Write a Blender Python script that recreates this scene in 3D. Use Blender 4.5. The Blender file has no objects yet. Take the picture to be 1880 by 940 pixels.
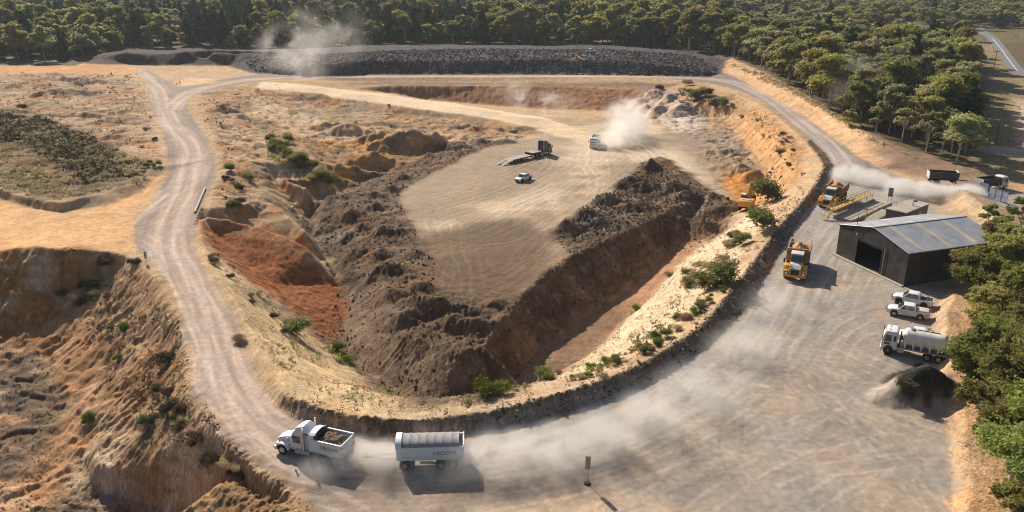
import bpy, bmesh, math, random
import numpy as np
from mathutils import Vector, Matrix
from mathutils.geometry import delaunay_2d_cdt

R = math.radians
random.seed(7); rng = np.random.default_rng(11)
scene = bpy.context.scene
COL = scene.collection

# ------------------------------------------------------------------ camera, sky, sun, exposure
CF = 1480.0; CP = math.atan(535.0/CF); CH = 44.5
cam = bpy.data.cameras.new('camera'); camo = bpy.data.objects.new('camera', cam); COL.objects.link(camo)
camo.location = (0, 0, CH); camo.rotation_euler = (math.pi/2-CP, 0, 0)
cam.sensor_width = 36; cam.lens = 36*CF/1880; cam.clip_start = .5; cam.clip_end = 9000
scene.camera = camo
SUN_AZ, SUN_EL = 29.0, 33.0            # degrees left of the view direction, degrees up
sv = Vector((-math.sin(R(SUN_AZ))*math.cos(R(SUN_EL)), math.cos(R(SUN_AZ))*math.cos(R(SUN_EL)), math.sin(R(SUN_EL))))
world = bpy.data.worlds.new('World'); scene.world = world; world.use_nodes = True
wt = world.node_tree; bg = wt.nodes['Background']; sky = wt.nodes.new('ShaderNodeTexSky')
sky.sky_type = 'NISHITA'; sky.sun_disc = False; sky.sun_elevation = R(SUN_EL); sky.sun_rotation = R(-SUN_AZ)
sky.dust_density = 1.5
wt.links.new(sky.outputs[0], bg.inputs[0]); bg.inputs[1].default_value = .07
sl = bpy.data.lights.new('sun', 'SUN'); sl.energy = 4.9; sl.angle = R(.6); sl.color = (1, .91, .78)
so = bpy.data.objects.new('sun', sl); COL.objects.link(so); so.rotation_euler = (-sv).to_track_quat('-Z', 'Y').to_euler()
so.location = sv*300
scene.view_settings.view_transform = 'Standard'; scene.view_settings.look = 'None'
scene.view_settings.exposure = 0.47; scene.view_settings.gamma = 1; scene.view_settings.use_curve_mapping = False
scene.render.engine = 'CYCLES'
cy = scene.cycles
cy.max_bounces = 5; cy.diffuse_bounces = 3; cy.glossy_bounces = 2; cy.transmission_bounces = 3; cy.transparent_max_bounces = 8
cy.volume_bounces = 1; cy.volume_step_rate = 2.0; cy.volume_max_steps = 64
cy.filter_width = 1.05; cy.use_denoising = True; cy.use_adaptive_sampling = True; cy.adaptive_threshold = .02

# ------------------------------------------------------------------ surveying helpers (photo sight lines -> places on the ground)
SP, CPc = math.sin(CP), math.cos(CP)
def P(px, py, z=0.0):
    v = (py-470)/CF; u = (px-940)/CF; d = SP+v*CPc; t = (CH-z)/d
    return (u*t, t*(CPc-v*SP))
X0, X1, Y0, Y1, CS = -340.0, 340.0, 40.0, 500.0, 0.5
NX, NY = int((X1-X0)/CS)+1, int((Y1-Y0)/CS)+1
gx = X0+np.arange(NX)*CS; gy = Y0+np.arange(NY)*CS
GX, GY = np.meshgrid(gx, gy)

# ---- numpy noise
_perm = rng.permutation(4096)
_g = rng.random((4096,))*2*np.pi
_gc, _gs = np.cos(_g), np.sin(_g)
def noise(x, y, seed=0):
    xi = np.floor(x).astype(np.int64); yi = np.floor(y).astype(np.int64)
    xf = x-xi; yf = y-yi
    u = xf*xf*xf*(xf*(xf*6-15)+10); v = yf*yf*yf*(yf*(yf*6-15)+10)
    def gr(ix, iy, fx, fy):
        h = _perm[(ix+_perm[(iy+seed*131) & 4095]) & 4095]
        return _gc[h]*fx+_gs[h]*fy
    a = gr(xi, yi, xf, yf); b = gr(xi+1, yi, xf-1, yf); c = gr(xi, yi+1, xf, yf-1); d = gr(xi+1, yi+1, xf-1, yf-1)
    return ((a+(b-a)*u)*(1-v)+(c+(d-c)*u)*v)*1.4
def fbm(x, y, o=4, seed=0, g=.5):
    s = 0; a = 1; f = 1; n = 0
    for i in range(o):
        s = s+a*noise(x*f, y*f, seed+i*7); n += a; a *= g; f *= 2.03
    return s/n
def blur(a, r):
    if r < .5: return a
    k = int(math.ceil(r*2.5)); w = np.exp(-.5*(np.arange(-k, k+1)/r)**2); w /= w.sum()
    for ax in (0, 1):
        p = np.pad(a, [(k, k) if i == ax else (0, 0) for i in range(2)], mode='edge')
        n = a.shape[ax]
        a = sum(w[i]*(p[i:i+n, :] if ax == 0 else p[:, i:i+n]) for i in range(2*k+1))
    return a
def samp(A, x, y):
    fx = np.clip((x-X0)/CS, 0, NX-1.001); fy = np.clip((y-Y0)/CS, 0, NY-1.001)
    ix = fx.astype(int); iy = fy.astype(int); u = fx-ix; v = fy-iy
    return (A[iy, ix]*(1-u)+A[iy, ix+1]*u)*(1-v)+(A[iy+1, ix]*(1-u)+A[iy+1, ix+1]*u)*v
def inpoly(x, y, poly):
    r = np.zeros(x.shape, bool); n = len(poly); j = n-1
    for i in range(n):
        xi, yi = poly[i]; xj, yj = poly[j]
        if yi != yj:
            r ^= ((yi > y) != (yj > y)) & (x < (xj-xi)*(y-yi)/(yj-yi)+xi)
        j = i
    return r

# ------------------------------------------------------------------ the lie of the land: surveyed break lines (sight line + height)
BL = []
def bl(*pts): BL.append(pts)
# haul loop, inner edge of the road / foot of the windrow
bl((512,750,0),(545,770,0),(610,782,0),(665,794,0),(720,802,0),(780,800,0),(845,793,0),(940,784,0),(1015,766,0),(1090,742,0),(1140,727,0),(1190,702,0),
   (1240,672,0),(1290,640,0),(1340,600,0),(1375,560,0),(1407,507,0),(1425,475,0),(1445,440,0),(1465,412,0),(1497,370,0),(1522,335,0),(1530,305,0),
   (1515,280,0),(1490,256,0),(1460,230,0),(1430,204,0),(1400,184,0),(1360,166,0),(1300,151,0),(1230,143,0),(1100,141,0),(900,141,0),(700,141,0),(600,142,0))
bl((520,722,1.1),(570,747,1.4),(645,764,1.5),(707,771,1.5),(770,774,1.5),(820,766,1.5),(895,756,1.5),(940,746,1.5),(1015,726,1.5),(1065,712,1.5),(1115,696,1.5),
   (1190,662,1.5),(1265,615,1.5),(1302,585,1.5),(1340,535,1.5),(1377,490,1.5),(1398,462,1.5),(1418,432,1.5),(1443,402,1.5),(1470,376,1.5),(1490,350,1.4),(1508,322,1.2),
   (1513,303,1.1),(1500,283,.9),(1478,258,.8),(1450,234,.8),(1420,208,.6),(1390,188,.5),(1350,172,.4))
# windrow inner foot
bl((525,690,.9),(580,722,.9),(650,742,.9),(710,750,.8),(770,752,.8),(830,746,.8),(900,738,.8),(960,724,.8),(1010,708,.8),(1060,694,.8),(1110,678,.8),
   (1170,645,.8),(1230,607,.8),(1275,573,.8),(1310,532,.8),(1345,487,.8),(1372,455,.8),(1395,422,.8),(1420,394,.8),(1450,366,.8),(1474,338,.8),(1485,310,.7),(1478,290,.6))
# left road, inner edge and its slope top
bl((512,750,0),(492,725,0),(472,695,0),(455,650,0),(440,605,0),(420,560,0),(390,520,0),(368,480,0),(357,450,0),(357,420,0),(370,380,0),(386,350,0),(398,320,0),(396,290,0),
   (385,260,0),(365,230,0),(348,205,0),(343,187,0),(360,173,0),(400,161,0),(450,151,0),(500,146,0),(600,142,0))
bl((520,722,1.1),(500,690,.8),(480,650,.6),(462,605,.5),(440,560,.5),(408,520,.4),(385,482,.4),(372,450,.4),(370,422,.4),(382,384,.4),(398,352,.4),(410,320,.4),(408,290,.4),(397,260,.4),(377,228,.4),(360,204,.3))
# left sandy inner slope, towards the floor
bl((372,450,.4),(420,490,-1.5),(470,530,-3.5),(530,595,-7),(600,645,-10.2),(700,712,-10.8),(780,745,-10.8),(870,748,-10.8),(930,735,-10.8),(960,716,-11))
bl((408,520,.4),(450,560,-1.2),(500,610,-3.2),(560,660,-5),(640,705,-5))
bl((530,650,-1),(600,705,-1.2),(690,722,-.3),(760,732,.2),(832,731,.3),(900,722,.3),(960,708,-.3))
# right sand slope, foot line
bl((960,716,-12.2),(1045,677,-12.2),(1105,632,-12),(1135,597,-11.7),(1190,552,-11),(1210,527,-10.6),(1252,482,-9.7),(1290,450,-8.3),(1325,412,-6.8),(1352,390,-5.8))
bl((1000,700,-3),(1080,655,-4),(1170,590,-4),(1235,525,-4),(1290,465,-3.6),(1345,420,-2.8),(1385,390,-2.2))
# cliff below the right road
bl((1385,390,-2.2),(1420,365,-1.5),(1455,335,-.6),(1462,310,-.2),(1445,285,-.3),(1425,262,-.5),(1400,235,-.8),(1375,205,-1),(1350,185,-1.2))
bl((1352,390,-5.8),(1385,372,-5.8),(1402,345,-6),(1405,315,-6),(1390,288,-5.8),(1368,258,-5.5),(1345,235,-5.2),(1322,215,-4.9))
# orange haul track between dump and sand slope
bl((1340,395,-5.6),(1300,440,-8.6)); bl((890,742,-13),(800,745,-12),(720,712,-12),(640,650,-11.6),(630,600,-11.3))
# dump edge (crest of the tipped faces)
bl((1345,380,-5),(1290,388,-5),(1215,397,-5),(1140,432,-5.1),(1050,473,-5.3),(1003,505,-5.5),(960,542,-6.4),(925,592,-7),(885,640,-7.8),(845,649,-8),(805,640,-7.8),(740,612,-7.4),
   (715,560,-6.4),(700,500,-6),(690,455,-5.6),(700,400,-5.4),(740,345,-5.2),(800,305,-5.1),(880,262,-5),(960,250,-5))
bl((1226,462,-10.6),(1156,533,-11.9),(1084,577,-12.4),(994,635,-12.8),(944,692,-12.9))
bl((1330,400,-5.5),(1318,435,-8.6),(1290,410,-6.5),(1270,410,-7.5),(1255,445,-9.2))
# foot of the left dump face / red valley
bl((630,600,-11.3),(628,560,-10.4),(622,525,-9.6),(600,480,-9),(575,440,-8.6),(565,410,-8.3),(590,375,-8),(640,345,-7.6),(700,318,-7.2),(780,282,-6.6),(860,258,-5.8))
# red channel
bl((600,632,-10.6),(560,570,-8.4),(500,520,-6.6),(440,470,-4.2),(395,430,-2.6),(368,410,-1.4))
bl((372,398,.1),(420,404,-.4),(470,416,-1.2),(520,432,-2.2),(568,458,-4.2),(600,480,-6.4))
bl((378,412,-2.2),(430,425,-3.6),(480,440,-4.8),(530,458,-6.4),(570,478,-8),(620,515,-9))
# terrace and cliff, left inner side
bl((410,320,.4),(440,330,-.2),(470,345,-.8),(500,375,-1.8),(535,400,-2.6),(560,425,-3.4))
bl((455,300,-.4),(490,308,-.8),(520,325,-1.6),(560,345,-2.6),(600,360,-3.4))
bl((500,335,-4.6),(540,372,-6),(585,395,-7.4),(610,370,-7.2),(612,345,-6.4))
bl((430,235,-.2),(480,250,-.6),(530,268,-1.4),(580,295,-2.4),(608,330,-3.6))
bl((625,338,-7.2),(660,320,-6.6),(620,300,-5.4),(590,270,-4.4),(560,240,-3.6))
# pale ramp down into the pit
bl((500,150,0),(560,156,-.4),(620,166,-1),(700,177,-1.6),(760,185,-2.1),(880,201,-3.2),(980,217,-4.2),(1050,235,-4.8),(1120,258,-5),(1200,300,-5))
bl((480,160,-.1),(540,166,-.6),(610,178,-1.2),(700,190,-1.8),(760,198,-2.3),(880,214,-3.4),(970,230,-4.4),(1040,246,-4.8))
bl((500,174,-1.6),(600,192,-3),(700,206,-3.8),(800,215,-4.2),(880,226,-4.6),(960,238,-4.8))
bl((380,195,-.6),(430,190,-.8),(470,195,-1.6),(540,220,-3),(620,240,-3.8),(720,250,-4.4),(860,250,-4.7),(1000,246,-4.8))
# upper benches behind the ramp
bl((560,148,-1.2),(700,150,-1.5),(900,151,-1.6),(1100,153,-1.6),(1170,158,-1.6),(1240,156,-1.2))
bl((640,155,-1.9),(720,157,-2),(900,158,-2.1),(1040,159,-2.2),(1120,161,-2.2),(1165,166,-2.2))
bl((650,163,-2.6),(720,171,-4.6),(780,183,-6.8),(880,192,-7.6),(1000,199,-7.8),(1100,203,-7.4),(1150,197,-6.8),(1188,184,-4.4))
bl((1185,180,-3.6),(1200,168,-1.8),(1240,168,-1.4),(1290,185,-1.5),(1330,195,-1.2))
bl((940,205,-6.6),(1060,214,-6.4),(1160,215,-6),(1220,235,-5),(1290,232,-4.9),(1322,215,-4.9))
# plateau of the dump
for q in ((900,330),(1000,300),(1100,320),(850,400),(950,420),(820,470),(1050,380),(1150,280),(1250,320),(1300,355),(780,380)): bl((q[0],q[1],-5))
for q in ((840,450,-5.1),(920,450,-5.1),(850,500,-5.7),(910,500,-5.7),(840,550,-6.6),(900,545,-6.5),(820,590,-7.3),(880,595,-7.3)): bl(q)
# spoil bank behind, left
bl((165,112,0),(250,119,0),(300,121,0),(380,117,0),(440,116,0)); bl((175,109,1.5),(228,97,5.0),(262,101,4.2),(300,100,4.4),(340,95,5.6),(390,95,5.6),(440,98,5.0)); bl((175,104,1.6),(228,94,4.8),(300,97,4.2),(390,92,5.4),(440,94,5)); bl((165,100,0),(230,84,0),(300,86,0),(380,82,0),(440,84,0))
# rock stockpile
bl((420,121,0),(470,134,0),(560,139,0),(700,137,0),(900,136,0),(1100,136,0),(1200,139,0),(1290,141,0),(1318,136,0))
bl((450,112,2.4),(500,118,3.2),(560,122,3.6),(620,117,4.6),(700,111,5),(900,111,5),(1050,109,5.2),(1150,113,4.8),(1200,119,4),(1260,125,3),(1300,133,1.4))
bl((440,104,2.6),(560,101,4.4),(650,96,5.4),(780,94,5.8),(900,93,5.8),(1000,96,5.4),(1100,95,5.6),(1200,101,4.4),(1260,106,3),(1322,119,.6))
bl((440,92,0),(560,88,0),(700,80,0),(900,80,0),(1100,80,0),(1260,92,0),(1335,110,.4))
# embankment outside the right road
bl((1320,126,.3),(1365,148,0),(1420,180,0),(1480,214,0),(1530,252,0),(1580,288,0),(1625,312,0),(1690,325,0))
bl((1335,113,2),(1400,138,2.6),(1450,166,2.8),(1530,212,2.8),(1600,250,2.6),(1660,285,1.5),(1720,305,.6))
bl((1350,105,1.4),(1420,130,1.8),(1480,160,1.8),(1560,205,1.5),(1640,250,1),(1740,290,.2))
# bank of the left sandy side road
bl((0,365,0),(60,382,0),(120,388,0),(200,377,0),(260,352,0),(297,318,0)); bl((0,350,1.3),(60,366,1.3),(112,373,1.5),(185,357,1.4),(245,338,1.2),(285,308,.8)); bl((0,335,.3),(60,345,.2),(130,350,.2),(200,335,.2),(262,300,.3))
# left pit
bl((-90,455,0),(0,461,0),(75,452,.9),(110,458,.4),(150,457,.6),(200,462,.3),(240,474,.2),(262,490,0),(292,522,0),(322,575,0),(338,640,0),(345,690,0),(360,735,0),(392,790,0),(430,832,0),(480,875,0),(560,925,0),(620,960,0))
bl((-90,620,-9.5),(0,612,-9.2),(60,596,-8.6),(110,562,-7),(160,520,-4.6),(210,494,-2.2))
bl((-90,700,-10.2),(0,655,-10),(60,645,-9.9),(88,655,-9.9),(107,690,-9.9),(107,740,-9.9),(96,790,-10),(80,850,-10.2),(60,900,-10.3))
bl((140,600,-7.8),(160,650,-8),(190,700,-7.6),(180,760,-7.8),(150,820,-8.4))
bl((250,560,-3.4),(275,640,-3.2),(285,700,-3),(300,760,-3),(330,810,-3),(370,850,-2.6),(420,880,-2),(500,915,-1.2))
bl((175,850,-7.4),(200,858,-7),(250,858,-6.4),(330,862,-5.6),(400,885,-4.2),(460,910,-3))
bl((165,885,-9.8),(210,905,-10.2),(240,930,-10.6),(340,960,-11),(440,980,-9))
# right-hand bank and mound by the gate
bl((1505,980,0),(1745,960,0),(1752,900,0),(1745,820,0),(1735,750,0)); bl((1770,960,.9),(1782,900,1),(1772,820,1),(1765,740,1.1),(1750,680,1.4),(1735,620,1.5),(1735,570,2),(1752,545,1.6))
bl((1725,700,0),(1722,640,0),(1712,590,0),(1722,560,.1),(1745,528,0))
bl((1700,362,0),(1740,385,0),(1790,415,0)); bl((1770,350,2.2),(1800,372,2.4),(1830,400,2.2)); bl((1750,345,1.4)); bl((1790,345,.3),(1860,390,.3),(1900,430,.3))
for p in ((1150,800,0),(1300,750,0),(1450,650,0),(1500,560,0),(1400,850,0),(1100,880,0),(1600,800,0),(1560,500,0),(1600,400,0),(1500,440,0),(1700,450,0),(900,860,0),(750,860,0),(620,860,0),
          (300,640,-3),(320,200,0),(240,400,0),(100,420,0),(50,150,0),(200,180,0),(100,300,0),(1560,320,0),(200,280,0),(30,240,0),(1800,250,0),(1850,330,0),(1870,600,1)): bl(p)
pts, edges, zs = [], [], []
def addpt(x, y, z):
    pts.append((x, y)); zs.append(z); return len(pts)-1
for L in BL:
    prev = None
    for (px, py, z) in L:
        x, y = P(px, py, z); i = addpt(x, y, z)
        if prev is not None: edges.append((prev, i))
        prev = i
for x in np.linspace(X0-20, X1+20, 12): addpt(x, Y0-20, 0.0); addpt(x, Y1+20, 0.0)
for y in np.linspace(Y0, Y1, 9): addpt(X0-20, y, 0.0); addpt(X1+20, y, 0.0)
for p in ((-70,300,0),(-200,300,0),(200,200,0),(150,100,.5),(-120,60,-9.5),(-100,45,-9.5),(-45,45,-8),(-20,45,0),(20,45,0),(60,45,0),(-150,130,0),(-200,200,0),(250,300,0)): addpt(*p)
res = delaunay_2d_cdt([Vector(p) for p in pts], edges, [], 0, 1e-4, True)
V, F, OV = res[0], res[2], res[3]
VZ = np.zeros(len(V)); known = np.zeros(len(V), bool)
for i, ov in enumerate(OV):
    if len(ov): VZ[i] = np.mean([zs[k] for k in ov]); known[i] = True
if (~known).any():                      # crossings of break lines: height along the nearest edge
    A = np.array(pts); E0 = np.array([e[0] for e in edges]); E1 = np.array([e[1] for e in edges]); ZZ = np.array(zs)
    for i in np.where(~known)[0]:
        p = np.array(V[i]); a = A[E0]; b = A[E1]; ab = b-a
        t = np.clip(((p-a)*ab).sum(1)/(ab*ab).sum(1), 0, 1); d = np.linalg.norm(a+ab*t[:, None]-p, axis=1)
        k = np.argsort(d)[:2]; VZ[i] = np.mean(ZZ[E0[k]]*(1-t[k])+ZZ[E1[k]]*t[k])
ZR = np.zeros((NY, NX)); VX = np.array([v.x for v in V]); VY = np.array([v.y for v in V])
for f in F:
    ax, ay, bx_, by_, cx, cy_ = VX[f[0]], VY[f[0]], VX[f[1]], VY[f[1]], VX[f[2]], VY[f[2]]
    i0 = max(0, int((min(ax, bx_, cx)-X0)/CS)); i1 = min(NX-1, int((max(ax, bx_, cx)-X0)/CS)+1)
    j0 = max(0, int((min(ay, by_, cy_)-Y0)/CS)); j1 = min(NY-1, int((max(ay, by_, cy_)-Y0)/CS)+1)
    if i1 <= i0 or j1 <= j0: continue
    det = (by_-cy_)*(ax-cx)+(cx-bx_)*(ay-cy_)
    if abs(det) < 1e-9: continue
    sx = GX[j0:j1+1, i0:i1+1]; sy = GY[j0:j1+1, i0:i1+1]
    l0 = ((by_-cy_)*(sx-cx)+(cx-bx_)*(sy-cy_))/det; l1 = ((cy_-ay)*(sx-cx)+(ax-cx)*(sy-cy_))/det; l2 = 1-l0-l1
    m = (l0 >= -1e-6) & (l1 >= -1e-6) & (l2 >= -1e-6)
    ZR[j0:j1+1, i0:i1+1][m] = (l0*VZ[f[0]]+l1*VZ[f[1]]+l2*VZ[f[2]])[m]
ZR = blur(ZR, .45)

def hits(pp):                           # where a sight line meets the ground
    out = []
    for (px, py) in pp:
        v = (py-470)/CF; u = (px-940)/CF; dz = SP+v*CPc; dy = CPc-v*SP
        if dz < .055: out.append(P(px, py, 0)); continue
        t = np.arange((CH-8)/dz, (CH+15)/dz, .25)
        x, y = u*t, dy*t
        zz = np.where((y > Y0) & (y < Y1), samp(ZR, x, y), 0)
        b = np.where(CH-dz*t <= zz)[0]
        k = b[0] if len(b) else -1
        out.append((float(x[k]), float(y[k])))
    return out
def hit(px, py): return hits([(px, py)])[0]

# ---- broad unevenness: hummocks on the left field and the terraces, small scarps where ground was cut or slumped
def _m(poly, soft): return blur(inpoly(GX, GY, hits(poly)).astype(float), soft/CS)
LEFTF = _m([(-300,140),(90,135),(200,140),(262,160),(285,230),(290,290),(260,330),(110,365),(-300,340)], 3)
LPIT = _m([(-300,470),(75,468),(150,470),(235,490),(300,560),(325,650),(350,760),(420,850),(560,950),(560,1100),(-300,1100)], 2)
TERR = _m([(370,200),(450,165),(900,228),(1000,245),(880,255),(640,340),(600,345),(600,420),(500,400),(400,385),(410,300)], 2)
TERR2 = _m([(1170,165),(1330,190),(1400,260),(1400,360),(1320,350),(1290,260),(1180,220)], 2)
_h = 1-np.abs(fbm(GX*.07, GY*.09, 4, 101))*2.6
_r = 1-np.abs(fbm(GX*.17+5, GY*.17, 4, 104))*2.6
ZR = ZR+LEFTF*(_h*.9+_r*.35-.5)+LPIT*(_r*.35-.15+fbm(GX*.08, GY*.08, 3, 108)*1.1)+TERR*(_r*.6+_h*.5-.4)+TERR2*(_r*.6-.2)
def scarp(n, w): f_ = n-np.floor(n); return np.floor(n)+np.clip((f_-1+w)/w, 0, 1)-n
ZR = ZR+(LPIT*.95+TERR*.6+TERR2*.7)*scarp(fbm(GX*.10, GY*.10, 4, 111)*3.2, .18)*.8

# ---- mounds and hollows: (px, py, half width m, half depth m, height, turn deg)
for (px, py, a, b, h, rot) in (
    (150,153,6,4,1.6,0),(128,148,8,3,1.6,0),(110,172,16,6,2.4,20),(60,190,10,6,1.4,0),(165,212,9,5,-1.8,10),(200,225,10,4,1.4,60),(240,200,8,5,1,0),(20,160,8,5,1.5,0),(180,150,6,4,1.4,0),
    (15,215,9,4,1.6,0),(85,255,9,4,1.2,-20),(150,290,8,5,-.8,0),(225,245,8,6,1.2,30),(60,300,9,5,.8,0),
    (410,205,7,4,2.2,10),(440,215,6,4,1.2,0),(600,235,9,4,2.6,10),(640,243,9,5,3.2,15),(700,262,9,5,3.4,25),(740,272,13,6,5.0,15),(800,264,9,5,3.4,10),(850,262,7,4,2.4,0),(690,300,8,4,3.6,10),(655,322,8,3,2.6,10),(620,335,6,3,2,0),(590,222,6,6,-1.0,0),
    (480,225,8,3,1,0),(540,205,9,4,.9,20),(700,228,12,3,.9,-6),(860,236,14,3,1.1,-6),(960,236,8,3,.8,0),
    (1175,190,3.5,4,2.4,20),(1200,178,4,5,2.4,0),(1225,186,3,9,2.8,-35),(1205,205,3,8,2.2,-35),(1240,205,4,9,1.6,-35),(1270,220,9,6,.8,0),(1185,205,4,4,3,0),
    (1290,205,6,6,-1.5,0),(1330,280,7,4,1.2,0),(1340,310,6,4,1.4,0),(1385,330,6,3.5,2.6,0),(1365,315,4,3,1.8,0),
    (1195,312,3.0,2.6,3.0,0),(1150,345,4,3,2.6,0),(1110,375,4.5,3,2.6,0),(1070,405,4.5,3,2.6,0),(1040,425,4,3,2.4,0),(1180,350,4,3,2.2,0),(1230,350,5,4,2.2,0),(1160,385,6,3,1.6,0),(1100,415,5,2.6,1.6,0),(1258,365,4,3,2.0,0),(1310,365,4,2.5,1.0,0),
    (1045,100,6,5,1.2,0),(720,118,20,4,.8,0),(1120,100,8,6,1.2,0),
    (640,400,3,2.2,1.4,0),(665,425,3,2.4,1.6,0),(640,440,3,2,1.4,0),(830,600,3,2.6,2.0,0),(875,606,3,2.6,2.0,0),(790,575,4,3,1.8,0),(760,560,3,2.4,1.6,0),(740,590,3.4,2.4,1.6,0),(810,560,4,2.4,1.2,0),(720,545,3.6,2.4,1.4,0),(700,500,3.4,2.4,1.3,0),(925,596,2.6,2.4,1.2,0),(850,575,4,2,1.0,0),(775,530,3,2,1.2,0),(905,560,3,2,.9,0),(700,430,3,2.2,1.6,0),(730,430,2.6,2,1.4,0),(700,470,3,2.4,1.6,0),(650,470,3,2.2,1.2,0),(735,500,3,2.2,1.3,0),(760,470,2.4,2,1.2,0),
    (690,360,2.6,2,1.3,0),(720,350,2.6,2,1.2,0),(740,330,3,2,1.4,0),(790,290,4,2,1.4,0),(840,275,4,2,1.6,0),(880,262,4,2.4,1.5,0),(930,262,4,2.2,1.5,0),(690,385,2.6,2,1.6,0),
    (1688,722,4.2,2.8,3.3,0),(1720,722,3.0,2.0,2.0,0),(1660,728,3.4,2.2,1.5,0),(1640,712,3.0,2,.7,0)):
    x, y = hit(px, py); c, s = math.cos(R(rot)), math.sin(R(rot))
    m = (abs(GX-x) < 3*max(a, b)) & (abs(GY-y) < 3*max(a, b))
    dx = GX[m]-x; dy = GY[m]-y; u = (dx*c+dy*s)/a; v = (-dx*s+dy*c)/b
    r = np.sqrt(u*u+v*v)*(1+.25*noise(dx*.4+px, dy*.4+py, 3))
    ZR[m] += h*np.clip(1-r, 0, 1)**.9*(1 if h > 0 else 1) if h > 0 else h*np.exp(-r*r*1.6)
SL = blur(ZR, 1.2); DYs, DXs = np.gradient(SL, CS)
SLOPE = np.sqrt(DXs**2+DYs**2)
# ------------------------------------------------------------------ soils: albedo, roughness and ground kind by surveyed outline
CR = np.zeros((NY, NX, 3)); CR[:] = (.115, .095, .055)
RG = np.full((NY, NX), .12); LB = np.zeros((NY, NX), np.int8)
wx_, wy_ = fbm(GX*.22, GY*.22, 4, 1), fbm(GX*.22, GY*.22, 4, 2)
def mask(poly, soft=.8, warp=1.5, world_=False):
    q = poly if world_ else hits(poly)
    m = inpoly(GX+wx_*warp*2, GY+wy_*warp*2, q).astype(float)
    return blur(m, soft/CS) if soft > 0 else m
def zone(poly, col, soft=.8, warp=1.5, rough=None, lab=None, amt=1.0, patchy=0, world_=False):
    m = mask(poly, soft, warp, world_)
    if lab is not None: LB[m > .5] = lab
    if patchy: m = m*np.clip(.5+patchy*fbm(GX*.12+poly[0][0], GY*.12, 4, 5), 0, 1)
    m = m*amt
    CR[:] = CR*(1-m[..., None])+np.array(col)*m[..., None]
    if rough is not None: RG[:] = RG*(1-m)+rough*m
SAND = (.43, .315, .20)
zone([(-400,119),(165,117),(250,119),(420,119),(470,134),(1290,139),(1322,122),(1345,110),(1400,134),(1460,165),(1540,212),(1610,252),(1680,290),(1760,318),(2000,345),(2000,1010),(-400,1010)], SAND, 1, 3, .12)
zone([(-200,119),(250,122),(265,132),(225,136),(150,133),(0,134),(-200,136)], (.50,.29,.15), 1, 1, .06)
zone([(-200,190),(0,196),(60,200),(110,232),(200,255),(235,282),(292,292),(285,318),(262,340),(180,356),(110,372),(0,348),(-200,330)], (.23,.17,.105), 2, 4, .22)
zone([(0,262),(130,285),(190,335),(120,350),(0,310)], (.26,.15,.08), 2, 4, .2, amt=.8, patchy=2)
zone([(-200,205),(0,208),(90,222),(190,262),(222,325),(190,348),(140,335),(60,275),(0,262)], (.085,.06,.038), 3, 5, .35, amt=.9)
zone([(0,140),(90,135),(190,150),(262,190),(270,215),(180,240),(90,210),(0,190)], (.33,.25,.16), 2, 4, .2, patchy=3)
zone([(-300,366),(0,366),(60,383),(120,389),(200,378),(262,352),(297,318),(285,365),(258,395),(243,430),(248,462),(200,463),(150,458),(75,455),(0,462),(-300,462)], (.56,.365,.20), .6, .6, .03)
# left pit
zone([(-300,463),(75,453),(150,458),(240,476),(262,492),(292,524),(322,577),(338,642),(346,700),(365,745),(400,800),(480,878),(600,950),(600,1100),(-300,1100)], (.36,.235,.135), .8, .8, .30)
zone([(-300,463),(75,453),(150,458),(215,466),(170,520),(90,600),(0,640),(-300,640)], (.30,.165,.075), 1, 2, .35)
zone([(150,600),(190,640),(180,720),(160,800),(130,860),(105,780),(107,690),(90,650)], (.40,.235,.13), 1, 2, .2)
zone([(0,630),(90,600),(150,620),(110,660),(60,650),(0,662)], (.33,.19,.10), 1, 2, .3)
zone([(-300,655),(0,660),(85,655),(107,690),(107,740),(96,790),(75,840),(40,870),(0,880),(-300,900)], (.135,.10,.072), 1, 2, .16)
zone([(0,720),(50,715),(40,850),(0,860)], (.30,.225,.16), 2, 2, .1, patchy=2)
zone([(0,905),(60,880),(150,850),(90,900),(40,935),(0,945)], (.40,.24,.14), 1, 1.5, .1)
zone([(170,905),(250,925),(340,950),(500,1000),(60,1000),(60,950),(110,895)], (.13,.095,.06), 1, 2, .3)
zone([(165,868),(225,868),(345,868),(360,900),(330,960),(230,940),(200,925),(175,905)], (.62,.52,.47), .8, 1.2, .3, amt=.9, patchy=6)
zone([(420,870),(500,915),(620,960),(460,1000),(380,950)], (.17,.115,.065), 1, 2, .4, amt=.8)
zone([(300,700),(350,740),(385,795),(430,840),(480,880),(420,880),(350,840),(310,780)], (.45,.34,.23), 1.5, 2, .2, amt=.7)
# inner slopes
SL1 = (.41,.31,.19)
zone([(372,450),(385,482),(440,560),(480,650),(520,722),(645,764),(770,774),(940,746),(960,712),(830,731),(700,705),(600,642),(530,592),(470,530),(420,490)], (.47,.36,.22), .6, .8, .10)
zone([(398,290),(410,330),(380,385),(372,400),(470,416),(568,458),(600,478),(600,420),(545,395),(500,360),(450,300)], (.39,.28,.175), 1, 2, .2)
zone([(380,180),(520,170),(640,240),(560,262),(460,290),(400,285),(370,220)], (.45,.33,.215), 2, 2, .15)
zone([(960,714),(1045,676),(1105,630),(1190,550),(1252,480),(1290,448),(1325,410),(1385,388),(1420,392),(1372,455),(1310,532),(1230,607),(1110,678),(1000,712)], (.56,.45,.31), .6, .8, .12)
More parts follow.
